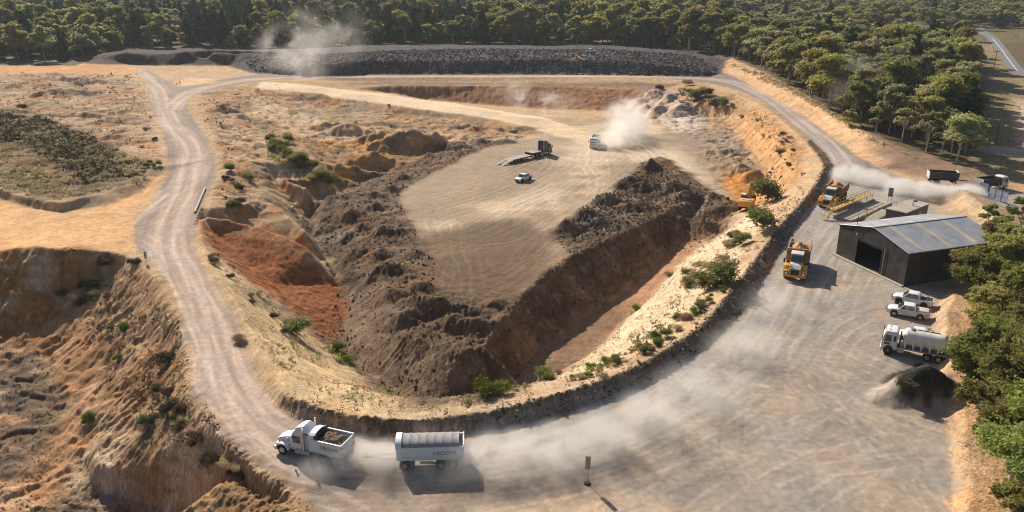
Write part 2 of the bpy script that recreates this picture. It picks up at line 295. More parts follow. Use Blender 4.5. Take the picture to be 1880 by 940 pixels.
# windrow: pale sandy top, outer face with its shade put into a darker brown
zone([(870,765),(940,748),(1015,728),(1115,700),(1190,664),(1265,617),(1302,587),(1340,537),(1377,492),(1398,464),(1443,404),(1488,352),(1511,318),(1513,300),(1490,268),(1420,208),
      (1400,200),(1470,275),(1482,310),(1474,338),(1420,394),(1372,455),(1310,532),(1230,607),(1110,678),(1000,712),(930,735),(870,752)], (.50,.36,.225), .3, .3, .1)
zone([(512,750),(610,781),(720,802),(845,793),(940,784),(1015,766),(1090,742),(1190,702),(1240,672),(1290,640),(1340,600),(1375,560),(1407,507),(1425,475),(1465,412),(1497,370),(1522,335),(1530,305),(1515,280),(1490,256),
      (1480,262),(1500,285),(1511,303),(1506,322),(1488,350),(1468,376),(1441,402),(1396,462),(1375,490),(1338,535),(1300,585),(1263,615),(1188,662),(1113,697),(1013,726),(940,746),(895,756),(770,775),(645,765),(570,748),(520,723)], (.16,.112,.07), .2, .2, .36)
# pit interior
zone([(345,187),(400,163),(500,148),(1170,150),(1290,152),(1400,200),(1470,280),(1470,330),(1400,385),(1340,392),(1290,385),(1200,300),(1000,250),(900,255),(760,285),(640,345),(610,370),(600,330),(530,268),(430,235),(350,215)], (.40,.275,.165), 1, 1, .18, 4)
zone([(500,150),(700,150),(1100,153),(1250,153),(1200,165),(1120,160),(900,157),(700,156),(600,152)], (.22,.16,.11), .8, .8, .12)
zone([(700,159),(900,158),(1040,159),(1160,163),(1190,175),(1180,200),(1100,203),(1000,201),(880,192),(780,183),(720,171)], (.25,.14,.078), 1, 1, .5)  # back wall: brown darkened to paint in its backlit shade
zone([(760,182),(900,196),(1100,206),(1170,210),(1120,222),(1040,232),(900,199),(760,184)], (.42,.31,.20), 1, 1.5, .1)
zone([(380,200),(440,195),(480,215),(430,225)], (.28,.19,.12), 1.5, 2)
zone([(610,215),(720,250),(860,255),(880,275),(760,300),(690,335),(640,345),(610,330),(600,290),(560,240)], (.42,.25,.115), 2, 2, .3)
zone([(560,325),(640,310),(700,330),(640,352),(605,345)], (.42,.24,.085), 1, 1.5, .2)
zone([(760,205),(900,222),(1040,245),(1000,247),(860,235),(740,222)], (.25,.18,.10), 1.5, 3, .2, amt=.8, patchy=3)
zone([(545,200),(650,205),(640,225),(560,225)], (.32,.27,.13), 2, 2, .15)
# mixed orange, brown and pale patches over the terraces and the left field
for (poly, c, n, th) in (([(370,170),(560,155),(900,228),(1000,245),(880,255),(640,340),(600,345),(600,420),(500,400),(400,385),(400,280)], (.30,.165,.075), .07, .02), ([(370,170),(560,155),(900,228),(1000,245),(880,255),(640,340),(600,345),(600,420),(500,400),(400,385),(400,280)], (.22,.17,.115), .11, .06),
    ([(-200,136),(225,137),(262,160),(285,230),(292,290),(0,200)], (.27,.20,.14), .08, .0), ([(-200,136),(225,137),(262,160),(285,230),(285,290),(0,200)], (.40,.22,.12), .06, .14), ([(1380,190),(1480,270),(1465,330),(1400,372),(1405,310),(1345,235)], (.33,.17,.075), .15, .0),
    ([(-300,470),(150,465),(300,560),(340,690),(480,880),(600,1000),(-300,1000)], (.30,.18,.10), .09, .10), ([(-300,470),(150,465),(300,560),(340,690),(480,880),(600,1000),(-300,1000)], (.44,.33,.22), .13, .08), ([(-300,600),(150,600),(300,700),(480,880),(600,1000),(-300,1000)], (.15,.11,.07), .10, .12)):
    mm_ = mask(poly, 1, 1)*np.clip((fbm(GX*n+c[0]*90, GY*n*1.3, 4, 121)-th)*7, 0, 1)*.8; CR[:] = CR*(1-mm_[..., None])+np.array(c)*mm_[..., None]
zone([(400,215),(470,200),(560,235),(650,250),(900,250),(900,255),(640,258),(540,246),(460,212),(400,228)], (.52,.40,.27), 1, 1, .05, amt=.7)
# pit floor
zone([(1010,245),(1120,215),(1200,225),(1290,240),(1345,240),(1390,290),(1400,345),(1352,390),(1290,388),(1215,397),(1140,432),(1050,473),(1003,505),(960,542),(925,592),(845,649),(740,612),(700,500),(690,455),(700,400),(740,345),(800,305),(880,262),(960,250)], (.31,.25,.18), .8, 1, .05, 5)
zone([(1050,235),(1180,215),(1230,235),(1260,290),(1330,350),(1345,385),(1290,372),(1215,300),(1150,295),(1100,350),(1000,420),(900,470),(780,470),(760,430),(850,390),(950,345),(1020,290)], (.49,.405,.295), 3, 3, .03, patchy=3)
zone([(1045,233),(1130,222),(1200,240),(1262,300),(1348,378),(1300,372),(1210,302),(1150,288),(1085,305),(1000,365),(900,422),(790,452),(880,392),(990,325),(1060,268)], (.56,.47,.345), 1.8, 2, .03, amt=.75)
zone([(1235,235),(1330,240),(1370,290),(1300,290),(1250,265)], (.30,.24,.18), 1, 2, .12)
zone([(1270,280),(1370,280),(1400,330),(1345,320),(1300,310)], (.31,.24,.165), 1, 2, .4)
zone([(1320,310),(1405,330),(1400,372),(1352,385),(1330,340)], (.42,.21,.08), 1, 1.5, .25)
zone([(1240,245),(1300,235),(1290,215),(1240,190),(1200,215)], (.50,.43,.35), 1, 1.2, .2)
zone([(1150,185),(1240,165),(1260,200),(1200,225),(1160,225)], (.46,.37,.28), 1, 1.5, .25)
zone([(1410,205),(1470,275),(1465,320),(1425,365),(1400,370),(1405,310),(1360,250),(1380,205)], (.47,.29,.155), 1, 2, .5)
# spoil dump
DK = (.118,.080,.052)
zone([(1215,288),(1240,300),(1300,350),(1360,378),(1340,400),(1322,435),(1300,420),(1255,447),(1222,462),(1152,535),(1080,577),(990,635),(940,700),(880,742),(780,745),(700,712),(600,625),(622,525),(560,410),(640,345),(700,318),
      (800,275),(900,250),(975,250),(880,275),(790,320),(730,350),(745,395),(770,440),(800,475),(790,560),(860,600),(900,590),(955,545),(1000,500),(1050,470),(1010,435),(1060,395),(1130,350),(1180,300)], DK, .7, 1.6, .5, 6)
zone([(600,480),(700,520),(770,580),(800,640),(845,652),(830,745),(760,745),(690,710),(600,630),(622,525)], (.165,.12,.082), 1.5, 2, .22)
zone([(545,400),(640,350),(700,340),(720,380),(660,420),(600,460)], (.15,.12,.088), 1.5, 2, .4)
zone([(790,380+90),(860,490),(960,500),(940,560),(880,600),(800,590),(780,520)], (.23,.17,.118), 1.5, 2, .1)
zone([(1060,385),(1130,355),(1200,330),(1330,365),(1290,388),(1215,395),(1140,425),(1050,450)], (.17,.14,.11), 1.5, 2, .5, patchy=2)
zone([(770,440),(860,405),(960,395),(1010,435),(1000,500),(955,545),(900,590),(800,590),(770,500)], (.135,.098,.066), 2.0, 2, amt=.95)
zone([(960,300),(1050,300),(1060,330),(900,370),(860,360)], (.24,.19,.135), 3, 3, amt=.7)
zone([(615,398),(675,396),(690,410),(640,420)], (.16,.07,.035), .8, 1)
zone([(460,300),(545,395),(600,420),(640,400),(560,400),(500,350)], (.24,.16,.10), 1.2, 2, amt=.7)
DP = [(1215,288),(1360,378),(1322,435),(1222,462),(1152,535),(990,635),(940,700),(880,742),(780,745),(700,712),(600,625),(622,525),(560,410),(640,345),(800,275),(900,250),(880,275),(790,320),(730,350),(770,440),(790,560),(860,600),(900,590),(955,545),(1050,470),(1010,435),(1130,350)]
for (c, n, th, am) in (((.21,.155,.105), .12, .04, .8), ((.075,.055,.038), .16, .06, .75), ((.26,.20,.145), .33, .18, .7), ((.17,.10,.055), .10, .16, .7)):
    mm_ = mask(DP, 1, 2)*np.clip((fbm(GX*n+c[0]*70, GY*n, 5, 151, .6)-th)*9, 0, 1)*am; CR[:] = CR*(1-mm_[..., None])+np.array(c)*mm_[..., None]
zone([(640,600),(700,560),(770,620),(830,650),(800,700),(740,715),(660,670)], (.20,.15,.105), 2, 2, .16, amt=.8)
zone([(765,428),(1010,432),(965,500),(930,560),(790,560),(765,490)], (.165,.118,.078), 2.2, 2.5, .10)
zone([(790,440),(800,430),(860,415),(940,425),(930,445),(850,452)], (.12,.09,.065), 2, 2, .06, amt=.7)
zone([(735,545),(800,530),(955,540),(925,594),(885,645),(845,653),(740,640)], (.13,.092,.06), 1.5, 2, .45, 6)
# red cut and orange track
zone([(360,408),(400,412),(480,436),(570,478),(622,520),(640,560),(606,634),(560,590),(500,545),(430,495),(370,440)], (.27,.115,.055), .8, 1, .3, 7)
zone([(360,395),(420,402),(520,430),(570,455),(575,478),(480,440),(400,414)], (.36,.18,.09), .5, 1, .25)
zone([(1340,388),(1300,432),(1222,462),(1152,535),(1080,577),(1110,628),(1190,550),(1252,480),(1325,410),(1352,388)], (.36,.215,.13), .5, .8, .1)
zone([(1150,530),(1080,577),(990,635),(935,700),(930,738),(970,714),(1045,676),(1105,632),(1160,575)], (.20,.135,.088), 1.5, 1.2, .18)
# roads
HR = (.345,.285,.232)
zone([(205,122),(250,128),(268,148),(273,180),(281,210),(296,235),(306,270),(309,310),(301,340),(276,375),(256,395),(245,430),(250,456),(271,472),(300,500),(321,540),(336,590),(345,640),(350,690),(365,730),(400,790),(440,830),(500,872),(560,907),(640,960),(900,960),
      (900,800),(845,794),(720,803),(610,782),(545,770),(512,751),(490,725),(471,695),(454,650),(439,605),(419,560),(389,520),(367,480),(356,450),(356,420),(369,380),(385,350),(397,320),(395,290),(384,260),(364,230),(347,205),(342,187),(359,173),(400,161),(500,147),(600,143),(480,134),(380,150),(330,160),(300,145),(270,128)], HR, .4, .5, .035, 2)
zone([(322,150),(345,143),(390,145),(400,152),(350,158),(330,158)], (.56,.40,.25), .6, 1, .1)
zone([(600,144),(900,142.5),(1100,142.5),(1230,144),(1300,152),(1360,167),(1400,185),(1460,231),(1515,281),(1531,305),(1522,335),(1640,345),(1625,314),(1580,290),(1530,254),(1480,216),(1420,182),(1365,149),(1320,128),(1290,141),(1100,137.5),(700,138),(600,139.5)], (.31,.27,.235), .4, .4, .03, 2)
zone([(480,150),(620,163),(760,181),(880,197),(980,213),(1060,235),(1120,262),(1020,250),(960,231),(880,215),(760,200),(610,180),(540,168),(470,162)], (.62,.50,.35), .5, .6, .03, 3)
zone([(470,178),(560,215),(680,238),(860,247),(1010,246),(1010,252),(800,254),(640,246),(540,228),(460,190)], (.50,.38,.25), 1, 1, .05, amt=.8)
zone([(600,143),(1100,142.5),(1230,144),(1230,141),(1100,138.5),(700,139.5)], (.48,.34,.22), .3, .3, amt=.7)
# yard
YD = (.30,.27,.225)
zone([(845,793),(940,785),(1015,767),(1090,743),(1190,703),(1290,641),(1340,601),(1376,561),(1408,508),(1426,476),(1466,413),(1498,371),(1523,336),(1560,300),(1625,314),(1700,345),(1760,345),(1900,350),(2000,380),(1830,380),(1780,345),(1740,380),(1800,420),(1900,470),(1900,520),(1745,528),(1722,560),
      (1712,590),(1722,640),(1725,700),(1735,750),(1745,820),(1752,900),(1745,960),(1700,1000),(600,1000),(560,905),(700,840)], YD, .4, .8, .035, 1)
zone([(560,905),(700,870),(1000,900),(1080,940),(1000,1000),(620,1000)], (.24,.185,.135), 2, 2, .05, amt=.9)
zone([(845,800),(1090,752),(1290,655),(1380,570),(1420,490),(1470,410),(1530,330),(1640,330),(1760,350),(1640,370),(1540,420),(1510,520),(1440,640),(1300,760),(1060,850),(800,880),(600,850)], (.36,.335,.30), 3, 3, .02, amt=.8)
zone([(870,940),(1000,915),(1110,905),(1200,915),(1290,940),(1340,1000),(800,1000)], (.47,.375,.27), .5, 1, .03)
zone([(1100,850),(1300,760),(1480,640),(1600,560),(1600,700),(1650,820),(1600,940),(1300,930)], (.34,.285,.215), 4, 4, .03, amt=.7, patchy=3)
YP = [(845,800),(1290,650),(1420,490),(1560,440),(1715,560),(1740,760),(1745,980),(600,980),(620,870)]
for (c, n, th, am) in (((.38,.31,.235), .07, .04, .5), ((.21,.19,.165), .10, .16, .45), ((.42,.355,.28), .30, .2, .4), ((.19,.175,.15), .42, .26, .35)):
    wv = fbm(GX*.05, GY*.05, 2, 140)*6
    mm_ = mask(YP, 2, 2)*np.clip((fbm((GX*.8+GY*.5+wv)*n+c[0]*50, (GY*.8-GX*.5+wv)*n*2.1, 5, 141, .6)-th)*9, 0, 1)*am; CR[:] = CR*(1-mm_[..., None])+np.array(c)*mm_[..., None]
zone([(1180,870),(1260,850),(1300,870),(1290,910),(1220,925),(1180,905)], (.17,.15,.125), 1.5, 3, amt=.5)
zone([(1700,360),(1770,345),(1810,372),(1850,400),(1900,450),(1870,470),(1800,425),(1720,400)], (.42,.32,.215), 1, 1, .15)
zone([(1735,520),(1765,535),(1740,600),(1745,680),(1760,740),(1752,820),(1760,900),(1750,980),(1950,980),(1950,500),(1830,470)], (.45,.30,.175), .6, 1.5, .18)
zone([(1800,740),(1900,700),(1900,940),(1815,930)], (.30,.24,.17), 2, 2, .15, patchy=2)
zone([(1655,740),(1620,705),(1650,680),(1690,665),(1750,690),(1750,735),(1700,745)], (.042,.039,.036), .25, .5, .2, 9)
# outside bank and verge
zone([(1320,128),(1365,149),(1420,182),(1480,216),(1530,254),(1580,290),(1625,314),(1665,300),(1600,248),(1530,208),(1450,160),(1400,132),(1340,108)], (.49,.34,.21), .5, 1, .22)
zone([(1560,225),(1640,265),(1740,295),(1860,330),(1760,345),(1690,325),(1630,312),(1600,250)], (.26,.185,.13), 1, 2, .12)
VG = [(1790,55),(1812,60),(1850,110),(1950,180),(1950,340),(1760,320),(1790,270),(1812,200),(1808,120)]
zone(VG, (.24,.195,.115), 2, 2, .08)
zone([(1818,120),(1840,125),(1858,200),(1862,270),(1840,230),(1828,170)], (.19,.18,.075), 2, 2, amt=.7)
zone([(1800,268),(1850,268),(1950,290),(1950,305),(1850,288),(1790,276)], (.40,.34,.27), .5, 1)
zone([(1862,178),(1885,185),(1950,240),(1950,290),(1868,268),(1862,220)], (.46,.36,.25), 1, 1)
# spoil bank and stockpile
zone([(160,117),(170,104),(230,90),(380,86),(440,92),(440,119),(420,121),(380,119),(300,121),(250,119)], (.075,.056,.050), .4, .5, .35, 8)
zone([(418,123),(440,112),(440,98),(650,85),(900,84),(1200,88),(1270,95),(1335,112),(1322,136),(1292,142),(1200,140),(1100,137.5),(700,138.5),(560,140),(470,135)], (.085,.075,.070), .4, .6, .55, 10)
zone([(1045,97),(1075,97),(1072,110),(1045,112)], (.36,.23,.13), 1, 1)
zone([(600,115),(900,100),(1150,100),(1200,112),(1000,106),(700,109)], (.17,.155,.14), 2, 2, amt=.6)

# ---- wheel tracks, driven as paths over the ground on a finer grid
TX0, TY0, TC = -75.0, 55.0, .22; TNX, TNY = int(190/TC), int(230/TC)
TR = np.zeros((TNY, TNX))
def stamp(x, y, w, val):
    ix = ((x-TX0)/TC).astype(int); iy = ((y-TY0)/TC).astype(int)
    k = int(w/TC/2)
    for a in range(-k, k+1):
        for b in range(-k, k+1):
            m = (ix+a >= 0) & (ix+a < TNX) & (iy+b >= 0) & (iy+b < TNY)
            np.add.at(TR, (iy[m]+b, ix[m]+a), val)
def smooth_path(w, n=240):
    w = np.array(w); k = len(w); t = np.linspace(0, k-1.001, n); i = t.astype(int); u = (t-i)[:, None]
    g = lambda j: w[np.clip(j, 0, k-1)]
    p0, p1, p2, p3 = g(i-1), g(i), g(i+1), g(i+2)
    return .5*((2*p1)+(-p0+p2)*u+(2*p0-5*p1+4*p2-p3)*u*u+(-p0+3*p1-3*p2+p3)*u**3)
def drive(way, count, spread, val=1.0, gauge=1.0):
    base = np.array(hits(way)); y_hi = gauge < .95; count = int(count*(.8 if y_hi else .7))
    for c in range(count):
        off = rng.normal(0, spread, (len(base), 2))*.35+rng.normal(0, spread, 2)
        p = smooth_path(base+off, 1400); d = np.gradient(p, axis=0); n = np.stack([-d[:, 1], d[:, 0]], 1)/(np.linalg.norm(d, axis=1)[:, None]+1e-9)
        v = val*rng.choice([1, .7, -.45, .5]); on = rng.integers(0, 600); off_ = rng.integers(800, 1400)
        for s in (-gauge, gauge):
            q = (p+n*s)[on:off_]; stamp(q[:, 0], q[:, 1], .1 if y_hi else .3, v)
drive([(1150,240),(1120,285),(1040,340),(950,400),(860,450),(790,480)], 34, 3.2)
drive([(1150,240),(1200,280),(1260,330),(1340,375)], 26, 2.2)
drive([(1100,250),(1080,300),(1100,340),(1040,420),(960,470)], 14, 2.5)
drive([(780,440),(850,400),(950,370),(1060,330),(1130,290)], 14, 3)
drive([(790,470),(800,500),(860,520),(930,500),(980,460),(1010,440)], 16, 1.6)
drive([(840,420),(830,480),(835,540),(850,600)], 14, 3.5)
drive([(760,400),(800,440),(880,450),(950,430),(960,390)], 10, 2.5)
drive([(1090,245),(1150,235),(1230,245),(1290,240)], 12, 2)
drive([(980,250),(1060,240),(1150,235)], 8, 2)
drive([(1000,260),(1010,300),(960,330),(880,360),(800,380)], 12, 2.2)
drive([(600,850),(800,850),(1000,815),(1200,740),(1350,640),(1430,520),(1480,430),(1540,350)], 44, 2.8, .7)
drive([(850,880),(1050,850),(1250,780),(1400,690),(1500,560),(1530,470)], 26, 4, .7)
drive([(1720,800),(1600,760),(1500,700),(1400,700),(1300,760)], 14, 4, .8)
drive([(1740,770),(1600,720),(1480,650)], 8, 3, .8)
drive([(1300,940),(1400,860),(1500,800),(1600,740),(1650,640)], 18, 5, .7)
drive([(1560,940),(1500,820),(1450,720),(1440,600)], 16, 6, .7)
drive([(1250,870),(1400,900),(1600,900),(1700,850)], 10, 5, .7)
drive([(1640,560),(1560,600),(1500,680)], 8, 2, .7)
drive([(700,920),(640,900),(560,880),(480,830),(430,770)], 20, 1.4, .8)
drive([(330,400),(320,460),(350,530),(385,620),(405,690),(440,760),(500,820),(600,850)], 34, 1.5, .9)
drive([(0,410),(120,425),(220,410),(290,370),(330,330)], 24, 3, .8); drive([(0,430),(120,440),(230,440),(300,480)], 12, 2, .8)
drive([(1340,395),(1270,440),(1190,530),(1110,600),(1010,670)], 12, 1.0, .8)
drive([(1530,340),(1620,330),(1760,350),(1860,350)], 16, 2, .7)
drive([(1640,380),(1560,440),(1500,520),(1440,640)], 14, 3, .7)
_tp = np.pad(TR, 1, mode='edge'); TR = .5*TR+.125*(_tp[2:, 1:-1]+_tp[:-2, 1:-1]+_tp[1:-1, 2:]+_tp[1:-1, :-2])
_hp = TR-blur(TR, 4); TR = np.clip(_hp/(np.sqrt(blur(_hp*_hp, 9))+.35), -2, 2.6)*(1-.0*TR)
def samp_t(x, y):
    fx = (x-TX0)/TC; fy = (y-TY0)/TC; ok = (fx > 1) & (fx < TNX-2) & (fy > 1) & (fy < TNY-2)
    fx = np.clip(fx, 1, TNX-3); fy = np.clip(fy, 1, TNY-3); ix = fx.astype(int); iy = fy.astype(int); u = fx-ix; v = fy-iy
    return ok*((TR[iy, ix]*(1-u)+TR[iy, ix+1]*u)*(1-v)+(TR[iy+1, ix]*(1-u)+TR[iy+1, ix+1]*u)*v)

# ---- road flow coordinates (along, across) for long streaks
ROADS = []
for way in ([(250,128),(288,165),(308,215),(345,262),(352,300),(340,345),(315,400),(308,450),(330,500),(362,560),(388,620),(405,680),(430,735),(480,795),(560,835),(660,850),(800,848),(940,828),(1080,795),(1200,740),(1310,672),(1385,600),(1430,520),(1470,440),(1510,390),(1548,345),(1545,300),(1500,250),(1440,202),(1400,174),(1340,150),(1240,141.5),(1100,140),(900,140),(700,140),(600,142),(500,144),(420,152),(350,170),(315,200)],
            [(490,155),(615,171),(760,190),(880,206),(975,222),(1050,241),(1120,262)], [(-100,405),(0,410),(120,422),(220,405),(290,360)]):
    ROADS.append(smooth_path(hits(way), 500))
def flow(x, y):
    best = np.full(x.shape, 1e9); S = np.zeros(x.shape); D = np.zeros(x.shape); s0 = 0
    for r in ROADS:
        seg = np.linalg.norm(np.diff(r, axis=0), axis=1); s = s0+np.concatenate([[0], np.cumsum(seg)]); s0 = s[-1]+50
        T = np.gradient(r, axis=0); T /= np.linalg.norm(T, axis=1)[:, None]
        for k in range(0, len(r), 2):
            m = (np.abs(x-r[k, 0]) < 22) & (np.abs(y-r[k, 1]) < 22)
            if not m.any(): continue
            dx = x[m]-r[k, 0]; dy = y[m]-r[k, 1]; d = dx*dx+dy*dy; b = best[m]; u = d < b
            idx = np.where(m)[0][u]; best[idx] = d[u]
            S[idx] = s[k]+dx[u]*T[k, 0]+dy[u]*T[k, 1]; D[idx] = -dx[u]*T[k, 1]+dy[u]*T[k, 0]
    return S, D, best < 420

# ------------------------------------------------------------------ the ground sheet
rows = [28.0]
while rows[-1] < 480: rows.append(rows[-1]+.125*(rows[-1]/60)**1.2)
while rows[-1] < 6000: rows.append(rows[-1]*1.03)
rows = np.array(rows); NR = len(rows); NC = 1230
acol = np.concatenate([-.80-.09*1.16**np.arange(22, 0, -1), np.linspace(-.80, .84, NC-44), .84+.09*1.16**np.arange(1, 23)])
MY = np.repeat(rows[:, None], NC, 1); MX = acol[None, :]*(MY+16)
x = MX.ravel(); y = MY.ravel(); z = samp(ZR, x, y)
far = np.clip((y-520)/1500, 0, 1); inr = (np.abs(x) < X1-2) & (y < Y1-2)
z = np.where(inr, z, 0)
FARH = lambda x, y: np.clip((y-650)/2500, 0, 1)**1.3*55*(1+.5*fbm(x*.0011, y*.0011, 3, 9))+0*x
z = z+FARH(x, y)
dxs = samp(DXs, x, y)*inr; dys = samp(DYs, x, y)*inr; sl = np.sqrt(dxs**2+dys**2)+1e-6
rg = np.where(inr, samp(RG, x, y), .1)
near = np.clip((300-y)/200, 0, 1)
z += rg*(fbm(x*.35, y*.35, 4, 20)*1.3)
z += np.clip(rg-.05, 0, .2)*(np.abs(fbm(x*3.1, y*3.1, 2, 44)))*1.1*np.clip((200-y)/120, 0, 1)
bil = 1-np.abs(fbm(x*.8, y*.8, 3, 24))*2.4
z += np.clip(rg-.12, 0, 1)*bil*.9*(.6+.8*np.clip(fbm(x*.09, y*.09, 2, 61)+.3, 0, 1))
z += np.clip(rg-.25, 0, 1)*(1-np.abs(fbm(x*2.1, y*2.1, 2, 28))*2.2)*.55
gul = np.zeros_like(x); ux, uy = dxs/sl, dys/sl
for k in range(-5, 6): gul += noise((x+ux*k*.6)*1.0, (y+uy*k*.6)*1.0, 33)*(1-abs(k)/7)
gul2 = np.zeros_like(x)
for k in range(-4, 5): gul2 += noise((x+ux*k*.3)*2.6, (y+uy*k*.3)*2.6, 38)
steep = np.clip((sl-.22)*2.2, 0, 1)
rill = -np.clip(.55-np.abs(gul*.42), 0, .55)+.2
z += steep*np.clip(.3+fbm(x*.06, y*.06, 2, 93)*2, 0, 1)*rill*.46*np.clip(rg*6, .4, 1.5)
z += steep*(gul*.022+gul2*.02+np.clip(.5+fbm(x*.07, y*.07, 2, 91), 0, 1)*gul*.012)*np.clip(rg*6, .5, 1.5)
idx_r = np.where((y < 420) & inr)[0]
S = np.zeros_like(x); D = np.zeros_like(x); ok = np.zeros(x.shape, bool)
S[idx_r], D[idx_r], ok[idx_r] = flow(x[idx_r], y[idx_r])
lab = np.zeros(x.shape, int); ii = np.where(inr)[0]
lab[ii] = LB[np.clip(((y[ii]-Y0)/CS+.5).astype(int), 0, NY-1), np.clip(((x[ii]-X0)/CS+.5).astype(int), 0, NX-1)]
flat = ((lab == 1) | (lab == 2) | (lab == 3) | (lab == 5))*1.0
tr = samp_t(x, y)
z -= np.clip(np.abs(tr), 0, 2)*np.where(lab == 5, .022, .006)*(lab != 0)
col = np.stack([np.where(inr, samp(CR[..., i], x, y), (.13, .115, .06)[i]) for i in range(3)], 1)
big = fbm(x*.05, y*.05, 3, 50); mid = fbm(x*.28, y*.28, 4, 51); fine = fbm(x*1.4, y*1.4, 3, 52)
xfine = noise(x*4.5, y*4.5, 57)*np.clip((170-y)/90, 0, 1)
rut = np.clip(noise(x*.3, y*.3, 77)*.5+.75, .2, 1); tr = tr*rut
fl_ = 1-.62*flat
f = 1+.20*big+.34*mid*(1-.35*flat)+.36*fine*fl_+.22*xfine*(1+(rg > .15))*fl_
strata = noise(z*1.3+fbm(x*.1, y*.1, 2, 131)*2, x*.03, 133)*np.clip((sl-.35)*3, 0, 1)
f *= 1+.30*strata
f *= 1+steep*np.clip(gul*.07+gul2*.05, -.35, .35)
st = noise(S*.03, D*1.1, 60)*.6+noise(S*.08, D*2.6, 63)*.4
rm = ok & (lab == 2)
edge_ = np.clip((np.abs(D+1.5*noise(S*.05, S*0, 75))-2.6)/1.6, 0, 1)
f = np.where(rm, f*(1+.34*st)*(1.08-.30*edge_)*(1+.26*np.clip(1-np.abs(np.abs(D+1.2*noise(S*.02, S*0, 71))-1.5)/1.0, 0, 1)), f)
f = np.where(ok & (lab == 3), f*(1+.16*st), f)
f = np.where(ok & (lab == 1) & (np.abs(D) < 9), f*(1+.22*st), f)
f *= 1+np.clip(tr, -2, 3)*np.where(lab == 5, .20, .14)*flat+(1-flat)*np.clip(tr, -1, 1.5)*.06
col = col*np.clip(f, .35, 1.8)[:, None]
warm = fbm(x*.16, y*.16, 3, 70)[:, None]
col *= 1+warm*np.array([.10, 0, -.10])
sp = (fine+mid*.6 > .52)                 # stones and clods lighter than the soil round them
col[sp & (rg > .3)] *= 1.45
lum_ = col.mean(1)[:, None]; col = lum_+(col-lum_)*np.where(lab == 1, 1.05, 1.17)[:, None]
col = np.clip(col*np.array([1.02, .972, .985]), .012, .8)
coords = np.stack([x, y, z], 1)

def soil_material(name, scale=1.0, bump=.5):
    m = bpy.data.materials.new(name); m.use_nodes = True; nt = m.node_tree; N = nt.nodes; L = nt.links
    b = N['Principled BSDF']; b.inputs['Roughness'].default_value = .97; b.inputs['Specular IOR Level'].default_value = .12
    at = N.new('ShaderNodeAttribute'); at.attribute_name = 'soil'
    tc = N.new('ShaderNodeTexCoord')
    n1 = N.new('ShaderNodeTexNoise'); n1.inputs['Scale'].default_value = 4.2*scale; n1.inputs['Detail'].default_value = 6; n1.inputs['Roughness'].default_value = .68
    n2 = N.new('ShaderNodeTexNoise'); n2.inputs['Scale'].default_value = .7*scale; n2.inputs['Detail'].default_value = 5
    L.new(tc.outputs['Object'], n1.inputs['Vector']); L.new(tc.outputs['Object'], n2.inputs['Vector'])
    mr = N.new('ShaderNodeMapRange'); mr.inputs[1].default_value = .25; mr.inputs[2].default_value = .75; mr.inputs[3].default_value = .55; mr.inputs[4].default_value = 1.45
    L.new(n1.outputs[0], mr.inputs[0])
    mr2 = N.new('ShaderNodeMapRange'); mr2.inputs[1].default_value = .3; mr2.inputs[2].default_value = .7; mr2.inputs[3].default_value = .85; mr2.inputs[4].default_value = 1.15
    L.new(n2.outputs[0], mr2.inputs[0])
    mu = N.new('ShaderNodeMath'); mu.operation = 'MULTIPLY'; L.new(mr.outputs[0], mu.inputs[0]); L.new(mr2.outputs[0], mu.inputs[1])
    vm = N.new('ShaderNodeVectorMath'); vm.operation = 'SCALE'; L.new(at.outputs['Color'], vm.inputs[0]); L.new(mu.outputs[0], vm.inputs['Scale'])
    L.new(vm.outputs[0], b.inputs['Base Color'])
    bp = N.new('ShaderNodeBump'); bp.inputs['Strength'].default_value = bump; bp.inputs['Distance'].default_value = .18
    L.new(n1.outputs[0], bp.inputs['Height']); L.new(bp.outputs[0], b.inputs['Normal'])
    return m
SOIL = {k: soil_material(k, s, b) for k, s, b in (('loose_soil', 1, .7), ('compacted_gravel', 2.2, .22), ('tipped_spoil', .8, 1.0), ('broken_rock', .9, 1.0))}

def tag(o, label=None, cat=None, group=None, kind=None):
    if label: o['label'] = label
    if cat: o['category'] = cat
    if group: o['group'] = group
    if kind: o['kind'] = kind
    return o
def np_mesh(name, co, faces, mat=None, colors=None, parent=None, smooth=True, cname='soil'):
    co = np.asarray(co, np.float32); faces = np.asarray(faces, np.int32); k = faces.shape[1]
    me = bpy.data.meshes.new(name); me.vertices.add(len(co)); me.vertices.foreach_set('co', co.ravel())
    me.loops.add(faces.size); me.loops.foreach_set('vertex_index', faces.ravel())
    me.polygons.add(len(faces)); me.polygons.foreach_set('loop_start', np.arange(0, faces.size, k, dtype=np.int32))
    me.polygons.foreach_set('use_smooth', np.full(len(faces), smooth))
    if colors is not None:
        a = me.color_attributes.new(cname, 'FLOAT_COLOR', 'POINT'); a.data.foreach_set('color', np.concatenate([colors, np.ones((len(co), 1))], 1).astype(np.float32).ravel())
    if mat: me.materials.append(mat)
    me.update(); me.validate()
    o = bpy.data.objects.new(name, me); COL.objects.link(o)
    if parent: o.parent = parent
    return o
fi = (np.arange(NR-1)[:, None]*NC+np.arange(NC-1)[None, :]).ravel()
quads = np.stack([fi, fi+1, fi+NC+1, fi+NC], 1); fl = lab[fi]
